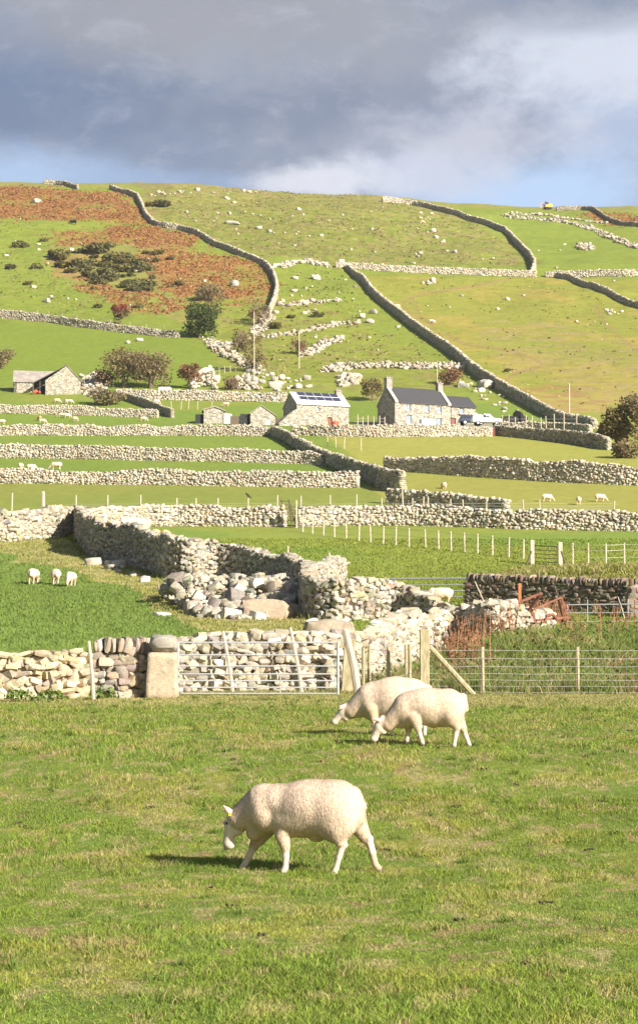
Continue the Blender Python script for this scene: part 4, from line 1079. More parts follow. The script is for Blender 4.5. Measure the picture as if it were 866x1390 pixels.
for vv in ([(e0 + .02, 0, He2 - .1), (e0 + L2 + .15, 0, He2 - .1), (e0 + L2 + .15, .2 + W2 / 2, Hr2), (e0 + .02, .2 + W2 / 2, Hr2)], [(e0 + .02, W2 + .4, He2 - .1), (e0 + L2 + .15, W2 + .4, He2 - .1), (e0 + L2 + .15, .2 + W2 / 2, Hr2), (e0 + .02, .2 + W2 / 2, Hr2)]):
    r2.add(vv + [(x, y, z + .13) for x, y, z in vv], [(0, 1, 2, 3), (7, 6, 5, 4), (0, 4, 5, 1), (1, 5, 6, 2), (2, 6, 7, 3), (3, 7, 4, 0)])
r2.build('extension_roof', M['slate'], hs)
for o_ in eo[:2]: window(hs, *o_, y=.42)
dd = MB().box(e0 + .35, e0 + 1.1, .42, .49, 0, 1.9).build('door', M['door_red'], hs); dd["label"] = "dark red door"
MB().tube([(e0 + .97, .40, .6), (e0 + .97, .37, .6), (e0 + .97, .37, .72)], .03, 5).build('handle', M['alu'], dd)
MB().tube([(9.72, -.06, -.5), (9.72, -.06, He - .1)], .06, 6).build('drainpipe', M['black'], hs)

# solar barn
G = ground(403, 577.5)
bn = empty('stone_barn', (G[0], G[1], G[2]), "stone barn whose glare-pale slate roof carries solar panels", "barn", rz=R(20))
L3, W3, He3, Hr3 = 8.6, 6.4, 3.45, 5.55
ops = [(3.35, 3.8, 2.35, 2.95), (5.1, 5.85, -.3, 1.55)]
m = MB(); gable_shell(m, L3, W3, He3, Hr3, ops=ops); m.build('wall', M['masonry'], bn)
rf = MB(); roof_slab(rf, -.12, L3 + .12, W3, He3, Hr3, ov=.25); rf = rf.build('roof', M['slate_pale'], bn)
chimney(rf, L3 - .6, W3 / 2, .9, .8, Hr3 - .5, Hr3 + .75)
sl = (Hr3 - He3) / (W3 / 2); nx = 5; pw = 1.28; pl2 = 1.16
for r_ in range(2):
    for k in range(nx):
        x0 = .95 + k * (pw + .09); y0 = .72 + r_ * (pl2 + .07)
        def RP(x, y, off): return (x, y, He3 + y * sl + .14 + off)
        a, b, c_, d_ = (x0, y0), (x0 + pw, y0), (x0 + pw, y0 + pl2), (x0, y0 + pl2)
        fr = MB(); fr.add([RP(*p, .03) for p in (a, b, c_, d_)] + [RP(*p, .10) for p in (a, b, c_, d_)], [(0, 1, 2, 3), (7, 6, 5, 4), (0, 4, 5, 1), (1, 5, 6, 2), (2, 6, 7, 3), (3, 7, 4, 0)])
        fr = fr.build('solar_panel', M['alu'], bn)
        ins = .05; q_ = [(x0 + ins, y0 + ins), (x0 + pw - ins, y0 + ins), (x0 + pw - ins, y0 + pl2 - ins), (x0 + ins, y0 + pl2 - ins)]
        ce = MB(); ce.add([RP(*p, .104) for p in q_] + [RP(*p, .112) for p in q_], [(0, 1, 2, 3), (7, 6, 5, 4), (0, 4, 5, 1), (1, 5, 6, 2), (2, 6, 7, 3), (3, 7, 4, 0)]); ce.build('solar_cells', M['solar'], fr)
window(bn, *ops[0]); MB().box(5.1, 5.85, .2, .27, -.3, 1.55).build('door', M['rust'], bn)
m = MB(); m.prism([(-3.0, -3), (-.06, -3), (-.06, 2.5), (-.6, 2.3), (-3.0, .25)], -.3, 1.6); m.build('stone_ramp', M['masonry'], bn)
# stuff by the barn
G = ground(455, 578.0); o = MB().tube([(0, 0, 0), (0, 0, .5), (0, 0, .62)], [.5, .6, .45], 9).build('feed_tub', M['redplastic'], None, on(G[0], G[1] + 14)); tag(o, "orange red tub standing in front of the solar barn", "tub")
o.location = on(float(pix2st(455, 575)[0]) * 300, 300); o.location[2] += .15

# ruined barn on the left
G = ground(62, 536)
rb = empty('stone_barn', (G[0], G[1], G[2]), "old stone barn with weathered slate roof and open dark lean-to at far left", "barn", rz=R(8))
Wg = 6.3; m = MB()
poly = [(0, -2), (Wg, -2), (Wg, 2.65), (3.75, 5.35), (.6, 3.1), (0, 2.6)]
m.prism(poly, 0, .5); m.prism([(Wg - .5, -2), (Wg, -2), (Wg, 2.65), (Wg - .5, 2.65)], .5, 6.0)
m.box(-5.6, -.05, 4.0, 4.5, -2, 2.9); m.box(-5.6, Wg, 8.5, 9.0, -2, 2.9)
m.add([(-5.6, 4, -2), (-5.6, 9, -2), (-5.6, 9, 2.9), (-5.6, 6.5, 5.0), (-5.6, 4, 2.9), (-5.1, 4, -2), (-5.1, 9, -2), (-5.1, 9, 2.9), (-5.1, 6.5, 5.0), (-5.1, 4, 2.9)],
      [(0, 1, 2, 3, 4), (9, 8, 7, 6, 5)] + [(i, (i + 1) % 5, 5 + (i + 1) % 5, 5 + i) for i in range(5)])
m.build('wall', M['masonry'], rb)
rf = MB()
def slab(mb, vs, th=.14): mb.add(vs + [(x, y, z + th) for x, y, z in vs], [(0, 1, 2, 3), (7, 6, 5, 4), (0, 4, 5, 1), (1, 5, 6, 2), (2, 6, 7, 3), (3, 7, 4, 0)])
slab(rf, [(-5.8, 3.75, 2.75), (3.7, 3.75, 2.75), (3.7, 6.5, 5.15), (-5.8, 6.5, 5.15)]); slab(rf, [(-5.8, 9.25, 2.75), (Wg, 9.25, 2.75), (3.7, 6.5, 5.15), (-5.8, 6.5, 5.15)])
slab(rf, [(Wg + .2, -.15, 2.5), (Wg + .2, 7, 2.5), (3.75, 7, 5.38), (3.75, -.15, 5.38)])
rf.build('roof', M['slate_old'], rb)
rl = MB(); slab(rl, [(-2.3, .1, 2.0), (-2.3, 3.72, 2.0), (3.7, 3.72, 5.32), (3.7, .1, 5.32)], .16); rl.build('lean_to_roof', M['slate'], rb)
MB().box(-2.1, -.01, 3.6, 3.7, -1, 2.2).build('back_shade_sheet', M['dark_in'], rb)  # dark sheet standing in for shade inside the open lean-to
dk = MB(); dk.box(-.02, .0, .52, 3.6, -1, 2.5); dk.build('side_shade_sheet', M['dark_in'], rb)  # second sheet darkens the wing's side as if in shade
m = MB(); m.box(-2.25, -2.05, .2, .4, -1, 2.05); m.box(-1.0, -.88, .5, .62, -1, 2.6); m.build('post', M['wood_dark'], rb)
o = MB().tube([(0, 0, 0), (0, 0, .35), (.35, 0, .5), (1.2, 0, .28)], [.35, .4, .34, .2], 8).build('tarpaulin_bundle', M['redplastic'], None, on(float(pix2st(47, 536)[0]) * (G[1] + 1), G[1] + 1)); tag(o, "red plastic bundle lying at the open side of the old barn", "bundle")

# huts
G = ground(340, 577)
ht = empty('stone_hut', G + np.array([0, 0, -.2]), "small gabled stone hut with pale door left of the solar barn", "hut", rz=R(10))
m = MB(); m.prism([(0, -2), (3.9, -2), (3.9, 1.75), (1.7, 3.2), (0, 2.0)], 0, 4.0); m.build('wall', M['masonry'], ht)
rf = MB(); slab(rf, [(-.2, -.15, 1.92), (-.2, 4.2, 1.92), (1.7, 4.2, 3.24), (1.7, -.15, 3.24)], .12); slab(rf, [(4.1, -.15, 1.66), (4.1, 4.2, 1.66), (1.7, 4.2, 3.24), (1.7, -.15, 3.24)], .12); rf.build('roof', M['slate_old'], ht)
MB().box(2.35, 3.1, -.06, -.003, -.2, 1.1).build('door', M['concrete'], ht)
MB().box(-1.5, -.02, .6, .7, -1.0, 2.0).build('dark_doorway', M['dark_in'], ht); MB().box(-3.0, -1.52, .8, .95, -1.0, 1.65).build('dark_gate', M['wood_dark'], ht)  # doorway sheet carries the shade inside as its colour
m = MB(); m.box(3.95, 4.1, .1, .3, -.5, 1.7); m.box(4.9, 5.05, .1, .3, -.5, 1.65); m.box(4.1, 4.9, .15, .25, -.3, 1.4); m.build('slatted_gate', M['wood_dark'], ht)
G = ground(302, 575)
h2 = empty('stone_hut', G, "low ruined hut with white rendered end and sagging stone roof", "hut", rz=R(6))
m = MB(); m.prism([(-2.9, -1.5), (.2, -1.5), (.2, 2.0), (-1.2, 2.55), (-2.9, 2.1)], 0, 3.4); m.build('wall', M['masonry'], h2)
m = MB(); m.prism([(.22, -1), (1.5, -1), (1.5, 1.55), (.22, 1.7)], -.1, .6); m.build('rendered_end', M['concrete'], h2)
m = MB(); m.box(-4.2, -2.95, .6, .8, -1, 1.5); m.build('dark_gate', M['dark_in'], h2)
rf = MB(); slab(rf, [(-3.1, -.2, 2.06), (-1.2, -.2, 2.6), (-1.2, 3.6, 2.6), (-3.1, 3.6, 2.06)], .16); slab(rf, [(.5, -.2, 1.95), (-1.2, -.2, 2.6), (-1.2, 3.6, 2.6), (.5, 3.6, 1.95)], .16); rf.build('roof', M['slate_old'], h2)
g = ground(224, 532); o = MB().box(-1.2, 1.2, -.3, .3, .0, .75).box(-1.05, 1.05, -.2, .2, .75, .9).build('water_trough', M['white'], None, g, bevel=.05); tag(o, "long white trough beside the wall under the thorn trees", "trough")

# ------------------------------------------------------------------ vehicles
def car(name, label, P, rz, L, W, body, cabin, mat, wheels, bed=None, cat="car"):
    t = empty(name, P, label, cat, rz=rz)
    m = MB(); m.prism(body, -W / 2, W / 2); bo = m.build('body', M[mat], t, bevel=.05)
    m = MB(); cb = cabin; m.prism(cb, -W / 2 + .10, W / 2 - .10); m.build('cabin', M[mat], t, bevel=.05)
    z0 = min(z for _, z in cb); z1 = max(z for _, z in cb); xs0 = [x for x, z in cb if z == z0]; xs1 = [x for x, z in cb if z == z1]
    xa, xb = min(xs0), max(xs0); xc, xd = min(xs1), max(xs1); mid = (xa + xb) / 2
    for s in (-1, 1):
        for (fa, fb) in ((.10, .47), (.53, .90)):
            p = [(xa + (xb - xa) * fa, z0 + .08), (xa + (xb - xa) * fb, z0 + .08), (xc + (xd - xc) * min(1, max(0, fb * 1.02 - .02)), z1 - .10), (xc + (xd - xc) * max(0, fa), z1 - .10)]
            mm = MB(); y = s * (W / 2 - .10); mm.prism(p, y - .01 if s < 0 else y - .005, y + .005 if s < 0 else y + .01); mm.build('side_window', M['carglass'], t)
    m = MB(); m.beam((xd + (xb - xd) * .15 + .02, 0, z1 - .12), (xb - (xb - xd) * .15 + .02, 0, z0 + .1), W - .45, .03); m.build('windscreen', M['carglass'], t)
    for x in wheels:
        for s in (-1, 1):
            w = MB().tube([(x, s * (W / 2 - .22), .34), (x, s * (W / 2 + .02), .34)], .34, 16).build('wheel', M['black'], t)
            MB().tube([(x, s * (W / 2 - .05), .34), (x, s * (W / 2 + .035), .34)], .2, 12).build('rim', M['alu'], w)
    fx = max(x for x, _ in body); 
    for s in (-1, 1): MB().box(fx - .08, fx + .01, s * (W / 2 - .28) - .16, s * (W / 2 - .28) + .16, .72, .88).build('headlight', M['pane'], t)
    MB().box(fx - .06, fx + .06, -W / 2 + .05, W / 2 - .05, .36, .55).build('bumper', M['black'], t)
    return t
d = 282.; P = on(float(pix2st(660, 576)[0]) * d, d); P[2] += .35
pk = car('pickup_truck', "white double cab pickup parked at the right end of the farmhouse", P, R(6), 5.0, 1.8,
    [(-2.45, .5), (2.35, .42), (2.45, .72), (2.35, 1.0), (1.15, 1.12), (-2.45, 1.12)], [(-.85, 1.10), (1.05, 1.10), (.45, 1.78), (-.62, 1.80)], 'white', (-1.55, 1.5), cat="pickup")
pk.scale = (.88, .88, .88)
cp = MB().prism([(-2.4, 1.13), (-.9, 1.13), (-.9, 1.70), (-2.25, 1.66)], -.8, .8).build('bed_canopy', M['white'], pk, bevel=.05)
P = on(float(pix2st(640, 576)[0]) * 288., 288.); P[2] += .3
car('small_car', "dark blue small car half hidden between the extension and the pickup", P, R(10), 3.8, 1.65,
    [(-1.85, .45), (1.8, .42), (1.88, .7), (1.7, .92), (.9, 1.0), (-1.85, 1.0)], [(-1.8, .99), (.95, .99), (.3, 1.48), (-1.4, 1.5)], 'carblue', (-1.2, 1.2))
P = on(float(pix2st(580, 577)[0]) * 292., 292.)
ch = empty('chest_freezer', P + np.array([0, 0, .2]), "long white chest standing against the farmhouse front", "chest", rz=YAW)
MB().box(-1.15, 1.15, -.4, .4, 0, .85).build('body', M['white'], ch, bevel=.03); MB().box(-1.18, 1.18, -.43, .43, .853, .95).build('lid', M['white'], ch, bevel=.02)
# black wrapped bales beside the yard
for i, (u, dd_, r_, zz, rz) in enumerate([(686, 285, .62, 0, .3), (692, 286, .62, 0, .5), (697, 287, .62, .0, .2), (703, 288, .66, .7, 1.2), (709, 287, .6, 0, .4)]):
    P = on(float(pix2st(u, 575)[0]) * dd_, dd_); P[2] += .95 + zz
    m = MB(); m.tube([(-.6, 0, 0), (-.55, 0, 0), (.55, 0, 0), (.6, 0, 0)], [r_ * .85, r_, r_, r_ * .85], 16); m.tube([(.6, 0, 0), (.68, 0, 0)], [.1, .03], 6)
    o = m.build('wrapped_bale', M['black'], None, P, smooth=False); o.rotation_euler = (0, 0, rz)
    tag(o, ["leftmost black wrapped bale behind the pickup's bonnet", "second black bale from the pickup", "middle black bale of the yard row", "topmost black bale raised above the yard row", "rightmost black wrapped bale by the yard posts"][i], "bale", "black bales in the farm yard")

# orange machine on the skyline
g = ground(743, 284.5)
dg = empty('digger', g + np.array([0, 0, .0]), "tiny orange digger with grey cab on the skyline", "digger", rz=R(15))
for s in (-1, 1):
    m = MB(); m.prism([(-1.3, .25), (-1.05, 0), (1.05, 0), (1.3, .25), (1.3, .45), (1.05, .65), (-1.05, .65), (-1.3, .45)], s * .85 - .25, s * .85 + .25); m.build('track', M['black'], dg)
m = MB(); m.prism([(-1.3, .7), (1.3, .7), (1.5, .95), (1.45, 1.75), (.7, 2.0), (-1.3, 1.25)], -.95, .95); m.build('house', M['orange'], dg, bevel=.06)
m = MB(); m.prism([(-1.25, 1.25), (.2, 1.25), (.15, 2.75), (-1.0, 2.75)], -.9, .1); cb_ = m.build('cab', M['slate_old'], dg, bevel=.05)
MB().prism([(-1.05, 1.7), (-.1, 1.7), (-.12, 2.55), (-.9, 2.55)], -.93, -.903).build('side_window', M['carglass'], cb_)
MB().tube([(-1.0, .5, 1.2), (-1.8, .5, 2.3), (-2.5, .5, 1.9)], [.18, .16, .12], 6).build('boom', M['orange'], dg)
MB().tube([(-2.5, .5, 1.9), (-2.6, .5, .9), (-2.3, .5, .5)], [.12, .1, .25], 6).build('dipper', M['orange'], dg)

# ------------------------------------------------------------------ trees and bushes
def leafmesh(name, rng, blobs, n, size, cols, flat=.8, gaps=.35):
    """small leaf clumps through the volume of ellipsoid blobs (cx,cy,cz,rx,ry,rz)"""
    blobs = np.asarray(blobs, float); w = blobs[:, 3] * blobs[:, 4] * blobs[:, 5]; w = w ** .8; w /= w.sum()
    k = rng.choice(len(blobs), n, p=w); d = rng.normal(size=(n, 3)); d /= np.linalg.norm(d, axis=1, keepdims=True)
    r = rng.uniform(.35, 1.0, n) ** .45 * (1 + rng.normal(scale=.10, size=n))
    p = blobs[k, :3] + d * r[:, None] * blobs[k, 3:]
    nz = fbm(p[:, 0] * 1.1 + p[:, 2] * .7, p[:, 1] * 1.1 - p[:, 2] * .9, int(rng.integers(1, 999)), 3)
    p = p[(nz > gaps) & (p[:, 2] > .05)]; n = len(p)
    a = rng.normal(size=(n, 3)); a[:, 2] *= flat; a /= np.linalg.norm(a, axis=1, keepdims=True)
    b = np.cross(a, rng.normal(size=(n, 3))); b /= np.linalg.norm(b, axis=1, keepdims=True)
    s = size * rng.uniform(.6, 1.4, (n, 1))
    V = np.stack([p - a * s, p + b * s * .55, p + a * s, p - b * s * .55], 1).reshape(-1, 3)
    Q = np.arange(n * 4).reshape(n, 4)
    cols = np.asarray(cols); c = cols[rng.integers(0, len(cols), n)] * rng.uniform(.75, 1.25, (n, 1))
    me = new_mesh(name, V, Q, col=np.repeat(np.clip(c, .01, .8), 4, 0)); return me

def limbs(rng, H, spread, n=7, r0=.16, trunks=1, lean_=0., depth=2):
    m = MB()
    for t_ in range(trunks):
        bx = rng.normal(scale=.18 * (trunks > 1)); by = rng.normal(scale=.18 * (trunks > 1))
        top = np.array([bx + lean_ * H * .5 + rng.normal(scale=.2), by + rng.normal(scale=.2), H * .55])
        m.tube([(bx, by, -.3), (bx + lean_ * .1, by, H * .2), top], [r0 * 1.25, r0, r0 * .55], 6)
        for i in range(n):
            a = rng.uniform(0, 2 * pi); st = np.array([bx, by, 0]) + (top - np.array([bx, by, 0])) * rng.uniform(.35, 1)
            e = st + np.array([cos(a) * spread * rng.uniform(.4, .95) + lean_ * .6, sin(a) * spread * rng.uniform(.4, .95), H * rng.uniform(.15, .42)])
            mid = (st + e) / 2 + np.array([0, 0, H * .05]); m.tube([st, mid, e], [r0 * .42, r0 * .26, r0 * .09], 4)
            for j in range(depth * 2):
                f = st + (e - st) * rng.uniform(.4, 1); ee = f + rng.normal(size=3) * spread * .28 + np.array([0, 0, .2]); m.tube([f, ee], [r0 * .13, r0 * .04], 3)
    return m

def make_tree(name, label, P, W, H, cols, seed, n=1800, size=.2, trunk=True, lobes=8, low=.25, gaps=.35, cat="tree", group=None, lean_=0., r0=.14, trunks=1, bare=2, rz=0., flatten=1.0, bark='bark'):
    rng = np.random.default_rng(seed)
    t = empty(name, P, label, cat, group, rz)
    bl = [(lean_ * H * .35, 0, H * (low + (1 - low) * .5), W * .36, W * .36, H * (1 - low) * .40)]
    for i in range(lobes):
        a = rng.uniform(0, 2 * pi); rr = rng.uniform(.25, .62) * W * .5; z = rng.uniform(low + .1, .86) * H; s = rng.uniform(.16, .28) * W
        bl.append((cos(a) * rr + lean_ * z * .7, sin(a) * rr, z, s, s, s * .8 * flatten))
    bl = np.array(bl); top = (bl[:, 2] + bl[:, 5]).max(); bl[:, 2] *= H / top; bl[:, 5] *= H / top
    wid = max((bl[:, 0] + bl[:, 3]).max() - (bl[:, 0] - bl[:, 3]).min(), .1); bl[:, [0, 1, 3, 4]] *= W / wid
    obj('crown', leafmesh('crown', rng, bl, n, size, cols, gaps=gaps), M['leaf'], t)
    if trunk: limbs(rng, H, W * .5, 7, r0, trunks, lean_, bare).build('trunk', M[bark], t)
    return t
HAW = [(.20, .17, .06), (.24, .17, .07), (.16, .16, .05), (.28, .20, .09)]
HAWR = [(.26, .12, .07), (.22, .13, .08), (.30, .15, .09), (.18, .12, .06)]
DARKG = [(.065, .095, .028), (.08, .105, .03), (.10, .12, .04), (.055, .08, .025)]
GORSE = [(.13, .135, .05), (.16, .155, .06), (.11, .115, .045), (.21, .17, .08)]
TWIG = [(.23, .16, .11), (.27, .19, .12), (.19, .15, .09), (.2, .18, .08)]
def TP(u, v): return ground(u, v)
def px2m(px, P): return px * P[1] / F
def tree_px(name, label, u, v, wpx, hpx, cols, seed, **k):
    P = TP(u, v); return make_tree(name, label, P, px2m(wpx, P), px2m(hpx, P), cols, seed, **k)
tree_px('hawthorn_tree', "tall olive green hawthorn, left of the two beside the old barn", 166, 526, 64, 58, HAW[:2] + TWIG[:2] + [(.15, .16, .05)], 1, n=3800, size=.22, r0=.2, gaps=.40, low=.04, lobes=13, trunks=3, bare=4)
tree_px('hawthorn_tree', "brownish spreading hawthorn, right of the two beside the old barn", 205, 527, 70, 54, HAW[:2] + TWIG, 2, n=3800, size=.22, r0=.2, gaps=.40, low=.04, lobes=13, trunks=3, bare=4)
tree_px('hawthorn_bush', "dull purple brown bush under the two hawthorns", 140, 524, 32, 24, HAWR, 3, n=900, size=.2, low=.05)
tree_px('hawthorn_bush', "red brown round thorn bush beside the white wall stub", 258, 528, 36, 36, HAWR, 4, n=1500, size=.22, r0=.14)
tree_px('low_bush', "low grey green bush spreading in front of the hawthorns", 147, 550, 52, 26, [(.20, .19, .08), (.16, .17, .06)] + TWIG, 5, n=1500, size=.24, low=.02, gaps=.36)
tree_px('hawthorn_bush', "brown bush cut off by the left edge of the picture", 2, 500, 36, 28, TWIG + HAW[:1], 6, n=1100, size=.22, low=.1)
tree_px('hawthorn_tree', "dark thorn tree with crimson berries above the left wall", 163, 442, 30, 30, HAWR[:2] + TWIG, 7, n=1200, size=.24, r0=.12)
P = TP(163, 442); rr = np.random.default_rng(8)
kk = [c for c in bpy.data.objects if c.get('label') == "dark thorn tree with crimson berries above the left wall"][0]
H_ = px2m(30, P); W_ = px2m(30, P)
obj('berry_cluster', leafmesh('berries', rr, [(0, -.4, H_ * .78, W_ * .42, W_ * .42, H_ * .2)], 420, .22, [(.36, .035, .03), (.42, .05, .035), (.3, .05, .04)], gaps=.36), M['leaf'], kk)
tree_px('holly_tree', "large dark green round tree at the right end of the lush left field", 271, 459, 58, 52, DARKG, 9, n=4200, size=.26, low=.02, lobes=12, gaps=.30, r0=.25)
tree_px('hawthorn_bush', "brown leaning bush at the foot of the tall pole", 350, 506, 46, 56, TWIG + HAW, 10, n=1900, size=.22, low=.06, lean_=-.35, gaps=.38)
tree_px('hawthorn_bush', "olive bush left of the tall pole on the stone bank", 326, 478, 30, 32, HAW[:3] + TWIG[:1], 11, n=1100, size=.22, low=.05)
tree_px('hawthorn_bush', "small round red brown bush beside the second pole", 405, 481, 26, 24, HAWR + TWIG[:1], 12, n=900, size=.2, low=.12)
tree_px('hawthorn_bush', "leafless grey brown thicket at the foot of the sinuous wall", 352, 442, 34, 34, TWIG, 13, n=900, size=.2, low=.1, bare=4)
tree_px('hawthorn_bush', "small reddish bush on the straw slope above the stone bank", 344, 436, 20, 18, HAWR, 14, n=500, size=.2, low=.1)
tree_px('hawthorn_bush', "brown scrubby bush beside the white wall stub and fence", 317, 529, 26, 18, TWIG + HAWR[:1], 15, n=700, size=.2, low=.02)
tree_px('hawthorn_bush', "dark wind shaped thorn bush left of the farmhouse gable", 506, 544, 36, 32, HAW[:3] + TWIG[:1], 16, n=1700, size=.2, r0=.16, lean_=-.15)
tree_px('hawthorn_bush', "red brown bush behind the farmhouse right chimney", 611, 522, 38, 25, HAWR, 17, n=1300, size=.2, low=.03)
BIG = [(.17, .155, .055), (.21, .17, .065), (.13, .13, .045), (.25, .18, .075), (.18, .13, .07)]
tree_px('hawthorn_tree', "broad brownish thorn tree at the right edge, left crown of the clump", 836, 606, 50, 58, BIG, 18, n=3800, size=.2, low=.03, lobes=10, r0=.22, gaps=.36)
tree_px('hawthorn_tree', "taller thorn tree cut by the right edge of the picture", 868, 608, 56, 76, BIG[:3] + TWIG, 19, n=3800, size=.2, low=.05, lobes=11, r0=.24, gaps=.38)
tree_px('hawthorn_bush', "low scrubby growth at the foot of the right edge trees", 850, 622, 40, 26, TWIG + BIG[:1], 20, n=1200, size=.18, low=.0)
# gorse : a handful of shapes copied over the slope
gp_ = []
for i in range(5):
    rng = np.random.default_rng(60 + i); bl = [(0, 0, .45, .75, .75, .5)]
    for k in range(6): a = rng.uniform(0, 6.3); bl.append((cos(a) * .6, sin(a) * .6, rng.uniform(.2, .6), .4, .4, .38))
    me = leafmesh('gorse', rng, bl, 620, .15, GORSE + ([(.3, .24, .04)] if i == 2 else []), gaps=.33); me.materials.append(M['leaf']); gp_.append(me)
def gorse(u, v, wpx, label, k, group=None, tall=1.0, name='gorse_bush'):
    P = TP(u, v); s = px2m(wpx, P) / 2.1
    o = bpy.data.objects.new(name, gp_[k % 5]); COL.objects.link(o); o.location = P; o.scale = (s, s, s * tall); o.rotation_euler = (0, 0, k * 1.7)
    return tag(o, label, "bush", group)
r_ = np.random.default_rng(5); pg = np.array([(78, 345), (100, 340), (150, 346), (185, 352), (205, 372), (214, 392), (190, 398), (160, 392), (120, 382), (85, 366)], float); k = 0
while k < 46:
    u, v = r_.uniform(pg.min(0), pg.max(0))
    if inpoly(np.array([u]), np.array([v]), pg)[0]:
        gorse(u, v, r_.uniform(20, 36), "dark gorse bush in the thicket on the left slope", k, "gorse bushes of the left slope thicket", r_.uniform(.6, 1.0)); k += 1
pg = np.array([(160, 345), (215, 340), (262, 352), (250, 372), (300, 398), (270, 404), (215, 400), (120, 396), (90, 372), (110, 350)], float)
while k < 74:
    u, v = r_.uniform(pg.min(0), pg.max(0))
    if inpoly(np.array([u]), np.array([v]), pg)[0]:
        gorse(u, v, r_.uniform(9, 19), "dark gorse bush in the thicket on the left slope", k, "gorse bushes of the left slope thicket", r_.uniform(.6, 1.0)); k += 1
for i, (u, v, w, lb) in enumerate([(52, 365, 26, "round gorse bush in the green left slope"), (15, 365, 18, "gorse bush near the left edge of the slope"), (37, 387, 16, "small round gorse bush low on the left slope"),
    (59, 328, 15, "single gorse bush on the green upper slope"), (28, 336, 26, "flat heather patch left of the single upper gorse"), (206, 388, 20, "dark bush at the right end of the gorse thicket"),
    (220, 281, 26, "dark bush right of the sinuous wall near the skyline"), (205, 280, 18, "smaller bush near the sinuous wall top"), (150, 336, 22, "bush above the thicket beside the bracken band"),
    (134, 418, 16, "bush near the crimson berried tree"), (186, 418, 20, "low green bush right of the crimson berries"), (395, 432, 14, "small bush among the pole slope stones"), (372, 446, 24, "reddish scrub beside the stones of the pole slope"), (430, 430, 22, "scrub left of the long dark sweeping wall"),
    (688, 505, 14, "scrub beside the sweeping wall below the track")]):
    gorse(u, v, w, lb, i, None, .8)
tree_px('hawthorn_bush', "grey brown bush at the edge of the lower bracken", 283, 409, 44, 26, TWIG + HAW[:1], 21, n=1500, size=.28, low=.02)

# bracken : masses of rusty fronds
def fronds(name, label, polys, dens, size, cols, seed, cat="bracken", hgt=.5, gap=.30):
    rng = np.random.default_rng(seed); VV = []; CC = []
    for P_ in polys:
        P_ = np.asarray(P_, float); G_ = np.array([ground(min(max(u, -60), 920), v)[:2] for u, v in P_]); lo, hi = G_.min(0) - 4, G_.max(0) + 6
        n = int(dens * (hi - lo).prod()); c = rng.uniform(lo, hi, (n, 2)); zz_ = terrain(c[:, 0], c[:, 1]); U_, V_ = st2pix(c[:, 0] / c[:, 1], zz_ / c[:, 1])
        U_ = U_ + (fbm(c[:, 0] / 5, c[:, 1] / 5, 61, 3) - .5) * 61 + rng.normal(scale=5, size=n); V_ = V_ + (fbm(c[:, 0] / 5 + 9, c[:, 1] / 5, 71, 3) - .5) * 32 * np.clip(90 / c[:, 1] + .35, .35, 1.2) + rng.normal(scale=3, size=n)
        c = c[inpoly(U_, V_, P_)]
        c = c[fbm(c[:, 0] / 3.1, c[:, 1] / 3.1, 21, 4) + rng.normal(scale=.05, size=len(c)) > gap]; c = c[(fbm(c[:, 0] / 14, c[:, 1] / 14, 31, 4) < .58) | (rng.uniform(size=len(c)) < .4)]
        n = len(c); p = np.column_stack([c, terrain(c[:, 0], c[:, 1])])
        a = rng.uniform(0, 2 * pi, n); w = size * rng.uniform(.5, 1.3, n); h = hgt * rng.uniform(.5, 1.4, n)
        dx = np.stack([np.cos(a) * w, np.sin(a) * w, 0 * a], -1); tilt = np.stack([rng.normal(scale=.4, size=n) * h, rng.normal(scale=.4, size=n) * h, h], -1)
        VV.append(np.stack([p - dx * .5, p + dx * .5, p + dx * .8 + tilt, p - dx * .8 + tilt * .9], 1).reshape(-1, 3))
        cc = np.asarray(cols)[rng.integers(0, len(cols), n)] * rng.uniform(.75, 1.25, (n, 1)); CC.append(np.repeat(cc, 4, 0))
    V = np.concatenate(VV); C = np.concatenate(CC)
    o = obj(name, new_mesh(name, V, np.arange(len(V)).reshape(-1, 4), col=C), M['leaf']); return tag(o, label, cat, kind="stuff")
fronds('bracken', "rust coloured dead bracken covering the upper left slope", BRACK, 3.2, .40, [(.29, .13, .052), (.265, .12, .05), (.31, .15, .06), (.25, .125, .055), (.28, .175, .075)], 3, hgt=.30)
TUSS = [[(205, 262), (400, 258), (520, 274), (640, 300), (700, 350), (720, 366), (460, 362), (420, 352), (360, 348), (300, 328), (205, 300)], [(380, 366), (456, 370), (540, 436), (640, 516), (560, 500), (440, 500), (380, 520), (340, 470), (372, 420)],
        [(0, 300), (100, 306), (150, 330), (60, 345), (120, 400), (150, 430), (0, 424)], [(200, 400), (330, 412), (350, 440), (290, 450), (250, 405)]]
fronds('tussock_grass', "rough olive and brown tussocks over the upper hill pasture", TUSS, .55, .42, [(.175, .20, .045), (.21, .205, .06), (.15, .18, .04), (.22, .18, .075), (.26, .25, .08)], 13, cat="tussocks", hgt=.26, gap=.46)
fronds('tussock_grass', "thin brown tussocks in the yellowing right hand hill fields", [[(500, 376), (740, 382), (830, 410), (866, 440), (866, 560), (780, 560), (690, 524), (590, 455)]], .16, .4, [(.22, .215, .06), (.25, .205, .075), (.18, .195, .05), (.30, .26, .09)], 14, cat="tussocks", hgt=.22, gap=.48)
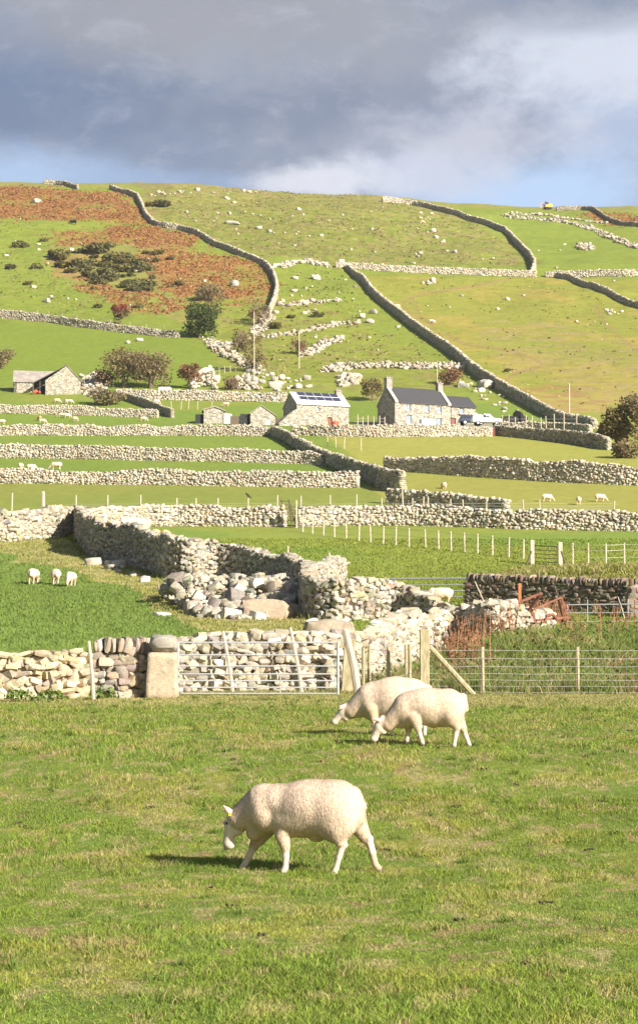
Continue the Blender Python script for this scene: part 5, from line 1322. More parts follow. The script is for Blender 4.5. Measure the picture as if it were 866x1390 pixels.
#@@PART5
# ------------------------------------------------------------------ animals : one skin per animal from a blended distance field
def prim_dist(p, pr):
    if pr[0] == 'e':
        c, r = np.array(pr[1]), np.array(pr[2])
        k = p - c
        ang = pr[5] if len(pr) > 5 else 0
        if ang: k = np.stack([k[..., 0] * cos(ang) + k[..., 2] * sin(ang), k[..., 1], -k[..., 0] * sin(ang) + k[..., 2] * cos(ang)], -1)
        q1 = np.linalg.norm(k / r, axis=-1); q2 = np.linalg.norm(k / (r * r), axis=-1)
        return q1 * (q1 - 1) / (q2 + 1e-6)
    a, b, r1, r2 = np.array(pr[1]), np.array(pr[2]), pr[3], pr[4]
    ys = pr[7] if len(pr) > 7 else 1.0
    ab = (b - a); pa = p - a
    if ys != 1: pa = pa * np.array([1, 1 / ys, 1]); ab = ab * np.array([1, 1 / ys, 1])
    t = np.clip((pa @ ab) / (ab @ ab + 1e-9), 0, 1)
    return np.linalg.norm(pa - t[..., None] * ab, axis=-1) - (r1 + (r2 - r1) * t)
def field(p, prims):
    d = None
    for pr in prims:
        k = pr[3] if pr[0] == 'e' else pr[5]
        e = prim_dist(p, pr)
        if d is None: d = e
        else:
            h = np.maximum(k - np.abs(d - e), 0) / k; d = np.minimum(d, e) - h * h * k * .25
    return d
def nearest_mat(p, prims):
    best = np.full(p.shape[0], 1e9); m = np.zeros(p.shape[0], int)
    for pr in prims:
        e = prim_dist(p, pr); mm = pr[4] if pr[0] == 'e' else pr[6]
        w = e < best; best[w] = e[w]; m[w] = mm
    return m
def surface_nets(lo, hi, h, prims):
    n = np.ceil((hi - lo) / h).astype(int) + 1
    ax = [lo[i] + np.arange(n[i]) * h for i in range(3)]
    Fv = np.empty(n)
    Y, Z = np.meshgrid(ax[1], ax[2], indexing='ij')
    for i in range(n[0]):
        Fv[i] = field(np.stack([np.full(Y.shape, ax[0][i]), Y, Z], -1), prims)
    Sg = Fv < 0
    nx, ny, nz = n - 1
    corners = {(i, j, k): (slice(i, i + nx), slice(j, j + ny), slice(k, k + nz)) for i in (0, 1) for j in (0, 1) for k in (0, 1)}
    acc = np.zeros((nx, ny, nz, 3)); cnt = np.zeros((nx, ny, nz))
    for c0 in corners:
        for a in range(3):
            if c0[a]: continue
            c1 = list(c0); c1[a] = 1; c1 = tuple(c1)
            f0, f1 = Fv[corners[c0]], Fv[corners[c1]]; cr = (f0 < 0) != (f1 < 0)
            t = np.where(cr, f0 / np.where(cr, f0 - f1, 1), 0)
            for b in range(3): acc[..., b] += np.where(cr, c0[b] + (t if b == a else 0), 0)
            cnt += cr
    act = cnt > 0; vid = -np.ones((nx, ny, nz), int); vid[act] = np.arange(act.sum())
    ii = np.argwhere(act); V = lo + (ii + acc[act] / cnt[act][:, None]) * h
    Q = []
    for a in range(3):
        b, c = (a + 1) % 3, (a + 2) % 3
        s0 = [slice(1, nx), slice(1, ny), slice(1, nz)]; s0[a] = slice(0, n[a] - 1)
        s1 = list(s0); s1[a] = slice(1, n[a])
        g0, g1 = Sg[tuple(s0)], Sg[tuple(s1)]; cr = np.argwhere(g0 != g1)
        off = np.array([1, 1, 1]); off[a] = 0; cr = cr + off
        fl = Sg[cr[:, 0], cr[:, 1], cr[:, 2]]
        def cell(db, dc):
            d = cr.copy(); d[:, b] -= db; d[:, c] -= dc; return vid[d[:, 0], d[:, 1], d[:, 2]]
        q = np.stack([cell(1, 1), cell(0, 1), cell(0, 0), cell(1, 0)], 1)
        q[~fl] = q[~fl][:, ::-1]; Q.append(q)
    Q = np.concatenate(Q); return V, Q
def relax(V, Q, it=2, lam=.5):
    for _ in range(it):
        S = np.zeros_like(V); n = np.zeros(len(V))
        for k in range(4):
            for o_ in (1, 3): np.add.at(S, Q[:, k], V[Q[:, (k + o_) % 4]]); np.add.at(n, Q[:, k], 1)
        V = V * (1 - lam) + lam * S / n[:, None]
    return V
def vnormals(V, Q):
    fn = np.cross(V[Q[:, 2]] - V[Q[:, 0]], V[Q[:, 3]] - V[Q[:, 1]]); N = np.zeros_like(V)
    for k in range(4): np.add.at(N, Q[:, k], fn)
    return N / (np.linalg.norm(N, axis=1, keepdims=True) + 1e-12)

# material codes: 0 fleece 1 bare white hair (face, legs) 2 hoof 3 nose 4 belly / dirty 5 inner ear 6 muddy sock
MC = np.array([(.67, .53, .41), (.64, .53, .44), (.10, .08, .07), (.40, .27, .24), (.52, .40, .27), (.66, .42, .36), (.48, .36, .25)])
def skin(name, prims, h, seed, wool=.0022, mc=MC):
    rng = np.random.default_rng(seed)
    pts = []
    for pr in prims:
        if pr[0] == 'e': r = max(pr[2]); pts += [np.array(pr[1]) - r, np.array(pr[1]) + r]
        else: r = max(pr[3], pr[4]); pts += [np.array(pr[1]) - r, np.array(pr[1]) + r, np.array(pr[2]) - r, np.array(pr[2]) + r]
    pts = np.array(pts); lo = pts.min(0) - 3 * h; hi = pts.max(0) + 3 * h
    V, Q = surface_nets(lo, hi, h, prims); V = relax(V, Q, 2, .4)
    m = nearest_mat(V, prims); N = vnormals(V, Q)
    if wool:
        # fleece folds : vertical staple ridges plus clumps
        w = (m == 0) | (m == 4)
        d = (fbm(V[:, 0] * 26 + V[:, 1] * 9, V[:, 2] * 8 + V[:, 1] * 7, seed, 3) - .5) * wool * 2.0 + (fbm(V[:, 0] * 7 + V[:, 1] * 3, V[:, 2] * 6 - V[:, 1] * 4, seed + 3, 2) - .5) * wool * 1.6
        V = V + N * (d * w)[:, None]
    c = mc[m].copy()
    # soften colour borders
    for _ in range(3):
        S = np.zeros_like(c); n = np.zeros(len(c))
        for k in range(4): np.add.at(S, Q[:, k], c[Q[:, (k + 1) % 4]]); np.add.at(n, Q[:, k], 1)
        c = .5 * c + .5 * S / n[:, None]
    c *= (1 + (fbm(V[:, 0] * 11 + V[:, 1] * 6, V[:, 2] * 5 + V[:, 1] * 4, seed + 9, 4) - .5) * .34)[:, None]
    dirt = ((m == 0) * (1 - sstep(.26, .56, V[:, 2])) * .5)[:, None]
    c = c * (1 - dirt) + np.array((.50, .38, .25)) * dirt * (1 if mc is MC else c / np.maximum(c.mean(1, keepdims=True), .05) * .9)
    return V, Q, np.clip(c, .01, .85), m, N

def fleece_locks(V, Q, m, N, c, n, L, seed):
    """short wool locks lying down and back over the fleece"""
    rng = np.random.default_rng(seed)
    fm = (m[Q] == 0).sum(1) >= 3; A = np.linalg.norm(np.cross(V[Q[:, 2]] - V[Q[:, 0]], V[Q[:, 3]] - V[Q[:, 1]]), axis=1) * fm
    k = rng.choice(len(Q), n, p=A / A.sum()); w = rng.dirichlet((1, 1, 1, 1), n)
    p = (V[Q[k]] * w[..., None]).sum(1); nn = N[Q[k]].mean(1); nn /= np.linalg.norm(nn, axis=1, keepdims=True)
    down = np.tile([-.15, 0, -1.0], (n, 1)) + rng.normal(scale=.35, size=(n, 3)); t = down - (down * nn).sum(1, keepdims=True) * nn; t /= np.linalg.norm(t, axis=1, keepdims=True)
    b = np.cross(nn, t); l = L * rng.uniform(.6, 1.4, (n, 1)); wd = L * .16
    a0 = p - b * wd; a1 = p + b * wd; mid = p + t * l * .5 + nn * l * .10; tip = p + t * l + nn * l * rng.uniform(.0, .12, (n, 1))
    VV = np.stack([a0, a1, mid + b * wd * .8, mid - b * wd * .8, tip], 1).reshape(-1, 3); i0 = np.arange(n) * 5
    Qf = np.stack([i0, i0 + 1, i0 + 2, i0 + 3], 1); Tf = np.stack([i0 + 3, i0 + 2, i0 + 4], 1)
    cc = c[Q[k]].mean(1) * rng.uniform(.90, 1.12, (n, 1))
    return VV, Qf, Tf, np.repeat(np.clip(cc, .01, .85), 5, 0)

def sheep(label, u0, v0, S, a, prims_fn, h, nl, seed, slope_px, ears=(), eyes=(), tags=(), group=None, lockL=.024):
    P = ground(u0, v0); ca, sa2 = cos(a), sin(a)
    S = F / P[1] if S is None else S
    def X(u, y=0.): return ((u0 - u) / S - y * sa2) / ca
    def Pt(u, v, y=0.):
        x = X(u, y); dy = x * sa2 - y * ca
        vg = v0 - slope_px * dy
        return np.array([x, y, (vg - v) / S])
    prims = prims_fn(Pt, 1 / S)
    V, Q, c, m, N = skin('body', prims, h, seed)
    t = empty('sheep', P, label, "sheep", group)
    # forward = (-cos a, sin a); left = (-sin a, -cos a)
    t.rotation_euler = (0, 0, pi - a)
    obj('body', new_mesh('body', V, Q, col=c, smooth=True), M['wool'], t)
    VV, Qf, Tf, cc = fleece_locks(V, Q, m, N, c, nl, lockL, seed)
    obj('fleece', new_mesh('fleece', VV, Qf, Tf, col=cc), M['fleece'], t)
    def ball(p, r, name, mat, sc=(1, 1, 1)):
        v, f = _template(4, 5, 1.0, 0.0); v = v / np.linalg.norm(v, axis=1, keepdims=True) * r * np.array(sc)
        obj(name, new_mesh(name, v, f, smooth=True), M[mat], t, loc=tuple(p))
    for (u, v, y, r) in eyes: ball(Pt(u, v, y), r, 'eye', 'eye')
    for (u, v, y) in tags: 
        MB().box(-.011, .011, -.004, .004, -.014, .014).build('ear_tag', M['tag_yellow'], t, Pt(u, v, y))
    return t

def lg(m, r): return .86 if m in (1, 6) and r < 7 else 1.0   # slim bare shanks
def fore(Pt, px):
    E = lambda u, v, ru, rv, ry, k=.06, m=0, y=0., ang=0.: ('e', Pt(u, v, y), (ru * px / .94, ry, rv * px), k, m, ang)
    C = lambda u, v, y, u2, v2, y2, r1, r2, k=.03, m=0, ys=1.: ('c', Pt(u, v, y), Pt(u2, v2, y2), r1 * px * lg(m, r1), r2 * px * lg(m, r2), k, m, ys)
    return [
        E(425, 1097.5, 58, 37.5, .25, .05), E(459, 1100, 30, 37, .235, .08), E(474, 1104, 17, 27, .16, .06), E(440, 1114, 38, 23, .20, .05),
        E(363, 1099, 24, 33, .205, .022), E(381, 1089, 28, 24, .20, .04),
        C(357, 1092, 0, 326, 1110, 0, 27, 17.5, .03), C(352, 1120, 0, 345, 1130, 0, 15, 11, .03),
        C(322, 1108, 0, 316, 1118, 0, 13, 11.5, .02, 1), C(316, 1116, 0, 309, 1142, 0, 10.5, 7, .02, 1), E(311, 1145, 7.5, 7.5, .042, .015, 1), E(322, 1126, 8, 9, .055, .02, 1),
        E(306, 1147, 3.2, 3.5, .030, .006, 3), C(305.5, 1150.5, 0, 314, 1149, 0, 3.0, 2.6, .004, 3), E(307.5, 1117, 4.4, 3.8, .054, .006, 3),
        # ears
        C(317, 1108, .055, 309, 1100, .085, 4.0, 4.3, .012, 1), C(309, 1100, .085, 303, 1094, .10, 4.2, 1.2, .01, 5),
        C(317, 1108, -.055, 313, 1101, -.12, 3.8, 3.6, .012, 1), C(313, 1101, -.12, 311, 1099, -.17, 3.5, 1.2, .01, 1),
        # fore legs: near (left), far (right)
        E(402, 1113, 44, 24, .20, .05), C(384, 1136, .11, 388, 1151, .12, 10, 6.6, .05, 0), C(388, 1150, .12, 388.5, 1163, .12, 6.2, 5.6, .012, 1), C(388.5, 1163, .12, 388, 1177, .12, 5.2, 4.6, .01, 1), C(388, 1177, .12, 385.5, 1182.5, .12, 5.2, 5.6, .006, 1),
        C(358, 1122, -.12, 345, 1146, -.12, 17, 7, .03, 0), C(345, 1146, -.12, 338, 1160, -.12, 6.4, 5.6, .012, 1), C(338, 1160, -.12, 331.5, 1172, -.12, 5.2, 4.6, .01, 1), C(331.5, 1172, -.12, 328.5, 1176.5, -.12, 5.2, 5.4, .006, 1),
        # hind legs
        E(455, 1113, 28, 33, .115, .05, 0, .125), C(455, 1126, .13, 462, 1146, .13, 16, 7, .03, 0), C(462, 1146, .13, 467, 1149, .13, 6, 5, .015, 1), C(464, 1149, .13, 459, 1165, .13, 5.8, 4.9, .012, 1), C(459, 1165, .13, 455, 1180, .13, 4.8, 4.4, .01, 1), C(455, 1180, .13, 451.5, 1187.5, .13, 5, 5.6, .006, 1),
        E(477, 1104, 16, 28, .10, .04, 0, -.13), C(480, 1112, -.13, 494, 1137, -.13, 16, 8, .03, 0), C(494, 1137, -.13, 501, 1140, -.13, 7, 5.5, .015, 1), C(499, 1140, -.13, 504, 1158, -.13, 6.2, 5.6, .012, 1), C(504, 1158, -.13, 508, 1174, -.13, 5.4, 4.8, .01, 6), C(508, 1174, -.13, 512.5, 1180, -.13, 5.2, 5.6, .006, 6),
        # hooves, tail, udder
        C(385, 1183, .12, 383, 1184.5, .12, 4.5, 4.2, .004, 2), C(328, 1177, -.12, 326, 1178.5, -.12, 4.4, 4, .004, 2), C(451, 1189, .13, 448.5, 1190.5, .13, 4.6, 4.2, .004, 2), C(513, 1181, -.13, 514, 1183.5, -.13, 4.6, 4.4, .004, 2),
        C(480, 1080, .0, 489, 1098, .0, 8, 6, .03, 0), C(489, 1098, .0, 489, 1117, .0, 6, 4, .015, 4), E(430, 1138, 10, 6, .07, .03, 4)]
def midA(Pt, px):
    E = lambda u, v, ru, rv, ry, k=.06, m=0, y=0., ang=0.: ('e', Pt(u, v, y), (ru * px, ry, rv * px), k, m, ang)
    C = lambda u, v, y, u2, v2, y2, r1, r2, k=.03, m=0, ys=1.: ('c', Pt(u, v, y), Pt(u2, v2, y2), r1 * px * lg(m, r1), r2 * px * lg(m, r2), k, m, ys)
    return [
        E(586, 960, 38, 25, .22, .06), E(610, 961, 21, 25, .19, .07), E(593, 972, 26, 15, .16, .05), E(555, 964, 22, 24, .18, .05), E(574, 955, 30, 19, .19, .05),
        C(551, 960, 0, 527, 982, 0, 17.5, 10.5, .03), C(548, 975, 0, 545, 980, 0, 12, 9, .03),
        C(522, 979, 0, 516, 986, 0, 9, 8, .02, 1), C(516, 986, 0, 508, 1001, 0, 7.6, 5, .02, 1), E(508.5, 1002, 5.5, 5, .045, .015, 1), E(520, 991, 6, 6, .06, .02, 1), E(506, 1004, 2.5, 2.5, .03, .006, 3),
        C(519, 980, .05, 510, 976, .085, 2.8, 3.0, .012, 1), C(510, 976, .085, 505, 977, .11, 2.8, 1, .01, 5), C(517, 979, -.05, 511, 973, -.11, 2.7, 1, .012, 1),
        C(562, 976, .11, 567, 990, .11, 10.5, 4.6, .03, 0), C(567, 990, .11, 570, 1000, .11, 4.3, 3.7, .012, 1), C(570, 1000, .11, 573, 1009.5, .11, 3.4, 3.4, .01, 1),
        C(557, 976, -.11, 555, 990, -.11, 10, 4.4, .03, 0), C(555, 990, -.11, 554, 998, -.11, 4, 3.5, .012, 1), C(554, 998, -.11, 552.5, 1006, -.11, 3.3, 3.4, .01, 1),
        E(611, 968, 17, 20, .10, .05, 0, .11), C(611, 974, .11, 619, 989, .11, 12, 5.2, .03, 0), C(619, 989, .11, 616.5, 1001, .11, 4.6, 3.8, .012, 1), C(616.5, 1001, .11, 614.5, 1013, .11, 3.4, 3.5, .01, 1),
        E(618, 966, 13, 18, .09, .05, 0, -.11), C(619, 974, -.11, 629, 990, -.11, 11, 5, .03, 0), C(629, 990, -.11, 633, 1002, -.11, 4.4, 3.7, .012, 1), C(633, 1002, -.11, 637, 1012.5, -.11, 3.4, 3.5, .01, 1),
        C(572.5, 1010, .11, 571.5, 1011.5, .11, 3.2, 3, .004, 2), C(552.5, 1006.5, -.11, 551.5, 1008, -.11, 3.2, 3, .004, 2), C(614, 1014, .11, 612.5, 1015.5, .11, 3.3, 3, .004, 2), C(637, 1013, -.11, 637, 1014.5, -.11, 3.3, 3, .004, 2),
        C(627, 948, 0, 631, 964, 0, 6, 4, .02, 0), E(588, 985, 6, 4, .05, .02, 4)]
def midB(Pt, px):
    E = lambda u, v, ru, rv, ry, k=.06, m=0, y=0., ang=0.: ('e', Pt(u, v, y), (ru * px, ry, rv * px), k, m, ang)
    C = lambda u, v, y, u2, v2, y2, r1, r2, k=.03, m=0, ys=1.: ('c', Pt(u, v, y), Pt(u2, v2, y2), r1 * px * lg(m, r1), r2 * px * lg(m, r2), k, m, ys)
    return [
        E(538, 948, 43, 29, .26, .05), E(562, 950, 22, 27, .22, .07), E(530, 960, 34, 18, .20, .05), E(505, 952, 19, 26, .21, .02), E(515, 946, 22, 21, .2, .04),
        C(500, 947, 0, 478, 964, 0, 18, 11.5, .03), C(492, 962, 0, 488, 966, 0, 10, 8, .03),
        C(473, 962, 0, 467, 966, 0, 9, 8, .02, 1), C(467, 966, 0, 455, 978, 0, 7.4, 5, .02, 1), E(454.5, 979, 5.2, 4.8, .045, .015, 1), E(470, 973, 6, 6, .06, .02, 1), E(451.5, 980.5, 2.6, 2.4, .03, .006, 3),
        C(468, 958, .05, 463, 960, .09, 2.8, 3, .012, 1), C(463, 960, .09, 461, 963, .115, 2.8, 1, .01, 5), C(466, 957, -.05, 461, 953, -.11, 2.7, 1, .012, 1),
        C(505, 964, .12, 508, 980, .12, 11, 4.6, .03, 4), C(508, 980, .12, 509, 990, .12, 4.3, 3.7, .012, 1), C(509, 990, .12, 508, 999, .12, 3.4, 3.5, .01, 1),
        C(515, 964, -.12, 526, 980, -.12, 11, 4.6, .03, 0), C(526, 980, -.12, 530, 988, -.12, 4.3, 3.7, .012, 1), C(530, 988, -.12, 533, 996, -.12, 3.4, 3.5, .01, 1),
        E(563, 957, 18, 22, .11, .05, 0, .12), C(563, 966, .12, 570, 980, .12, 12, 5.2, .03, 0), C(570, 980, .12, 568, 990, .12, 4.6, 3.8, .012, 1), C(568, 990, .12, 566, 1000, .12, 3.4, 3.5, .01, 1),
        E(568, 955, 15, 20, .09, .05, 0, -.12), C(569, 964, -.12, 576, 980, -.12, 11, 5, .03, 0), C(576, 980, -.12, 576, 988, -.12, 4.4, 3.7, .012, 1), C(576, 988, -.12, 576, 996, -.12, 3.4, 3.5, .01, 1),
        C(580, 936, 0, 584, 952, 0, 6, 4, .02, 0)]
sheep("largest cream sheep in the foreground walking left with a yellow ear tag", 415, 1184, None, R(20), fore, .0085, 15000, 11, 19, eyes=[(308.5, 1117.5, .060, .016), (308.5, 1117.5, -.060, .016)], tags=[(312, 1106, .10)])
sheep("smaller cream sheep grazing with its head down in front of another near the gate", 575, 1013, None, R(8), midA, .012, 8000, 12, 8, eyes=[(513, 985.5, .062, .013), (513, 985.5, -.062, .013)])
sheep("cream sheep half hidden behind the smaller one, head lifted just off the grass", 535, 1000, None, R(10), midB, .012, 8000, 13, 7, eyes=[(462.5, 964.5, .062, .013), (462.5, 964.5, -.062, .013)])

# far sheep
def far_prims(head_down=True, rear=False):
    E = lambda x, y, z, rx, ry, rz, k=.06, m=0: ('e', (x, y, z), (rx, ry, rz), k, m)
    C = lambda a, b, r1, r2, k=.03, m=0: ('c', a, b, r1, r2, k, m)
    pr = [E(0, 0, .52, .46, .27, .25), E(-.3, 0, .52, .24, .23, .24), E(.32, 0, .52, .22, .21, .24)]
    if head_down: pr += [C((.4, 0, .5), (.66, 0, .28), .17, .10), C((.68, 0, .26), (.80, 0, .10), .08, .05, .03, 1), C((.68, .06, .30), (.64, .17, .31), .03, .012, .02, 1), C((.68, -.06, .30), (.64, -.17, .31), .03, .012, .02, 1)]
    else: pr += [C((.4, 0, .6), (.60, 0, .80), .17, .11), C((.62, 0, .84), (.80, 0, .76), .085, .05, .03, 1), C((.6, .06, .88), (.56, .17, .9), .03, .012, .02, 1), C((.6, -.06, .88), (.56, -.17, .9), .03, .012, .02, 1)]
    for x in (.3, -.36):
        for y in (.11, -.11): pr += [C((x, y, .38), (x + .01, y, .22), .09, .045), C((x + .01, y, .22), (x, y, .0), .036, .034, .02, 1), C((x + .01, y, .01), (x + .03, y, -.01), .036, .03, .005, 2)]
    pr += [C((-.5, 0, .62), (-.55, 0, .42), .06, .04)]
    return pr
SM = []
for i, hd in enumerate((True, False)):
    V, Q, c, m, N = skin('sheep', far_prims(hd), .03, 20 + i, wool=.012, mc=np.clip(MC * 1.0, 0, .82)); me = new_mesh('sheep', V, Q, col=c, smooth=True); me.materials.append(M['wool']); SM.append(me)
    V, Q, c, m, N = skin('sheep', far_prims(hd), .03, 30 + i, wool=.012, mc=np.array([(.62, .38, .17)] + list(MC[1:]))); me = new_mesh('sheep', V, Q, col=c, smooth=True); me.materials.append(M['wool']); SM.append(me)
def fsheep(u, v, rz, label, s=1.0, k=0, group="sheep grazing the far fields", lie=False):
    P = ground(u, v); o = bpy.data.objects.new('sheep', SM[k]); COL.objects.link(o)
    o.location = P; o.rotation_euler = (0, 0, R(rz)); o.scale = (s, s, s)
    if lie: o.location.z -= .22 * s
    return tag(o, label, "sheep", group)
W3 = "white sheep grazing in the bright left field"
fsheep(46, 793, 82, "leftmost of three white sheep in a row in the bright left field", 1.0, 0); fsheep(76, 793.5, 100, "middle of three white sheep in a row in the bright left field", 1.0, 0); fsheep(97, 796, 262, "rightmost of three white sheep in a row in the bright left field", .92, 0)
fsheep(198, 740, 100, "tawny sheep behind the winding wall, leftmost of three", 1.35, 1); fsheep(212, 741, 85, "tawny sheep behind the winding wall, middle of three", 1.35, 1); fsheep(225, 742, 88, "orange stained sheep behind the winding wall, rightmost of three", 1.35, 1)
fsheep(29, 637.5, 80, "leftmost white sheep on the terrace above the lowest left wall", .9); fsheep(43, 639, 10, "white sheep whose legs vanish behind the terrace wall", .9); fsheep(77, 637.5, 175, "biggest looking white sheep on the left terrace", 1.05)
for i, (u, v, rz, lb) in enumerate([(54, 571, 120, "reddish sheep left of a pale one below the ruined barn"), (58, 575, 5, "pale sheep beside the reddish one below the ruined barn"), (84, 567, 170, "left sheep of a close pair on the upper terrace"), (92, 567.5, 20, "right sheep of a close pair on the upper terrace"),
        (103, 572, 60, "sheep just right of the close pair on the upper terrace"), (195, 572, 0, "lone sheep on the upper terrace under the slanting wall"), (3, 576, 180, "sheep cut by the left edge on the upper terrace"), (78, 547, 10, "leftmost sheep under the ruined barn"), (90, 548, 100, "second sheep under the ruined barn"), (95, 548, 0, "third sheep under the ruined barn, touching the second"),
        (213, 548, 30, "sheep below the white trough"), (307, 552, 175, "white sheep in the strip behind the rubble hut")]):
    fsheep(u, v, rz, lb, 1.0, 1 if i == 0 else 0)
fsheep(602, 663, 95, "sheep lying alone in the right terrace near the stubby wall end", 1.0, 0, lie=True); fsheep(742, 681, 15, "left sheep of three on the right terrace", .85); fsheep(785, 685, 80, "middle sheep of three on the right terrace, facing away", .85); fsheep(814, 681, 10, "right sheep of three on the right terrace", .85)
for u, v, lb in [(553, 279, "highest white sheep near the hooked wall"), (571, 291, "sheep left in the cluster below the hooked wall"), (571, 298, "sheep lowest in the cluster below the hooked wall"), (586, 292, "sheep nearest the hooked wall"), (574, 303, "stray sheep under the hillside cluster"), (540, 418, "sheep in the rutted hill field by the track")]:
    fsheep(u, v, 40, lb, 1.15)
fsheep(585, 438, 10, "left of two sheep by the lower track", 1.0); fsheep(589, 439, 60, "right of two sheep by the lower track", 1.0); fsheep(597, 823, 170, "sheep back showing by the end of the dark retaining wall", 1.0, 0)

# black cow on the left hill
E = lambda x, y, z, rx, ry, rz, k=.08, m=0: ('e', (x, y, z), (rx, ry, rz), k, m)
C = lambda a, b, r1, r2, k=.05, m=0: ('c', a, b, r1, r2, k, m)
pr = [E(0, 0, .95, .85, .38, .42), E(-.6, 0, 1.0, .4, .33, .38), E(.6, 0, 1.0, .38, .32, .42), C((.8, 0, 1.1), (1.15, 0, .75), .26, .16), C((1.15, 0, .72), (1.35, 0, .35), .15, .10), C((1.12, .1, .85), (1.05, .3, .85), .05, .03, .03), C((1.12, -.1, .85), (1.05, -.3, .85), .05, .03, .03),
      C((-.95, 0, 1.25), (-1.05, 0, .5), .05, .04, .03)]
for x in (.6, -.7):
    for y in (.2, -.2): pr += [C((x, y, .7), (x, y, .38), .16, .08), C((x, y, .38), (x, y, .02), .075, .07, .03)]
V, Q, c, m, N = skin('cow', pr, .05, 40, wool=0, mc=np.tile((.018, .015, .014), (7, 1)))
o = obj('cow', new_mesh('cow', V, Q, col=c, smooth=True), M['hide']); o.location = ground(100, 305); o.rotation_euler = (0, 0, R(170)); o.scale = (1.05,) * 3
tag(o, "black cow grazing on the green slope below the upper bracken", "cow")
# crow on a post behind the long wall
cr = empty('crow', at_px(337, 675.2, 142.4), "black crow perched on a post behind the long wall", "crow", rz=R(200))
V, Q, c, m, N = skin('body', [('e', (0, 0, .16), (.17, .075, .085), .03, 0, .55), ('e', (.13, 0, .30), (.065, .055, .058), .04, 0), ('c', (.18, 0, .30), (.26, 0, .28), .024, .006, .01, 0), ('c', (-.1, 0, .08), (-.30, 0, -.06), .05, .025, .03, 0), ('c', (.02, .03, .06), (.03, .03, .0), .012, .01, .01, 0), ('c', (.02, -.03, .06), (.03, -.03, .0), .012, .01, .01, 0)], .014, 50, wool=0, mc=np.tile((.015, .015, .018), (7, 1)))
obj('body', new_mesh('body', V, Q, smooth=True), M['feather'], cr)
for s in (-1, 1): MB().prism([(.12, .24), (.05, .10), (-.24, -.02), (-.12, .12)], s * .072 - .01, s * .072 + .01).build('wing', M['feather'], cr)
cr.scale = (.95, .95, .95)

# ------------------------------------------------------------------ grass blades
def blades(name, label, xy, length, width, cols, lean_=.5, cat="grass", seed=1, mat='grass', zoff=-.01):
    rng = np.random.default_rng(seed); n = len(xy)
    p = np.column_stack([xy, terrain(xy[:, 0], xy[:, 1]) + zoff])
    a = rng.uniform(0, 2 * pi, n); b = np.stack([np.cos(a), np.sin(a), 0 * a], -1)
    ln = rng.normal(scale=lean_, size=(n, 2)) * length[:, None]; L = length[:, None]
    tip = p + np.column_stack([ln, length * rng.uniform(.75, 1.0, n)]); mid = p + np.column_stack([ln * .32, length * .55])
    w = width[:, None]
    V = np.stack([p - b * w * .5, p + b * w * .5, mid + b * w * .42, mid - b * w * .42, tip], 1).reshape(-1, 3)
    i0 = np.arange(n) * 5; Qf = np.stack([i0, i0 + 1, i0 + 2, i0 + 3], 1); Tf = np.stack([i0 + 3, i0 + 2, i0 + 4], 1)
    o = obj(name, new_mesh(name, V, Qf, Tf, col=np.repeat(np.clip(cols, .01, .8), 5, 0)), M[mat]); return tag(o, label, cat, kind="stuff")
def scatter(n, d0_, d1, smin, smax, rng, power=1.0):
    d = (d0_ ** power + (d1 ** power - d0_ ** power) * rng.uniform(size=n)) ** (1 / power)
    s = rng.uniform(smin, smax, n); return np.column_stack([s * d, d])
rng = np.random.default_rng(77)
xy = np.concatenate([scatter(270000, 8.6, 22, -.19, .19, rng, 1.0), scatter(270000, 20, 46, -.20, .20, rng, 1.3)])
n1 = fbm(xy[:, 0] / .55, xy[:, 1] / .8, 21, 4); n2 = fbm(xy[:, 0] / .2, xy[:, 1] / .2, 23, 2)
keep = n2 + rng.uniform(-.3, .3, len(xy)) > .20; xy = xy[keep]; n1 = n1[keep]; n2 = n2[keep]; n = len(xy)
near = xy[:, 1] / 20
c = gcol(xy[:, 0], xy[:, 1]) * rng.uniform(.66, 1.32, (n, 1)) * np.array([1.0, 1.02, .95])
dry = rng.uniform(size=n) < .085 + .22 * (fbm(xy[:, 0] / .16, xy[:, 1] / .26, 97, 3) > .62); c[dry] = STRAW * rng.uniform(.75, 1.1, (dry.sum(), 1)); drk = rng.uniform(size=n) < .16; c[drk] = DEEP * rng.uniform(.8, 1.25, (drk.sum(), 1))
blades('pasture_grass', "short grazed pasture grass covering the foreground field", xy, (.024 + .030 * sstep(.42, .68, n1)) * rng.uniform(.6, 1.5, n) * np.clip(near, .9, 1.3), .0065 * np.clip(near, .8, 2.0) * rng.uniform(.7, 1.3, n), c, .55, seed=1)
# taller darker tufts, weeds and droppings
tc_ = scatter(420, 9.5, 42, -.19, .19, rng, 1.5); k = rng.integers(0, len(tc_), 17000); xy = tc_[k] + rng.normal(scale=.045, size=(17000, 2)) * rng.uniform(.5, 1.6, len(tc_))[k][:, None]; n = len(xy)
c = (DEEP * .8 + LUSH * .2) * rng.uniform(.7, 1.3, (n, 1)); sw_ = rng.uniform(size=len(tc_))[k] < .3; c[sw_] = (STRAW * .6 + OLIVE * .4) * rng.uniform(.8, 1.2, (sw_.sum(), 1))
blades('grass_tufts', "darker ungrazed tufts dotted over the foreground field", xy, .075 * rng.uniform(.5, 1.5, n), .007 * np.clip(xy[:, 1] / 20, .8, 2) * rng.uniform(.7, 1.3, n), c, .6, seed=6)
dv = []; dq = []
for x, y in scatter(42, 9.5, 34, -.18, .18, rng, 1.4):
    for _ in range(rng.integers(3, 9)):
        v, f = _template(2, int(rng.integers(1, 999)), .8, .03); r3 = rng.normal(scale=.03, size=2); px_, py_ = x + r3[0], y + r3[1]
        dq.append(f + sum(len(a) for a in dv)); dv.append(v * rng.uniform(.006, .012) + np.array([px_, py_, gz(px_, py_) + .022]))
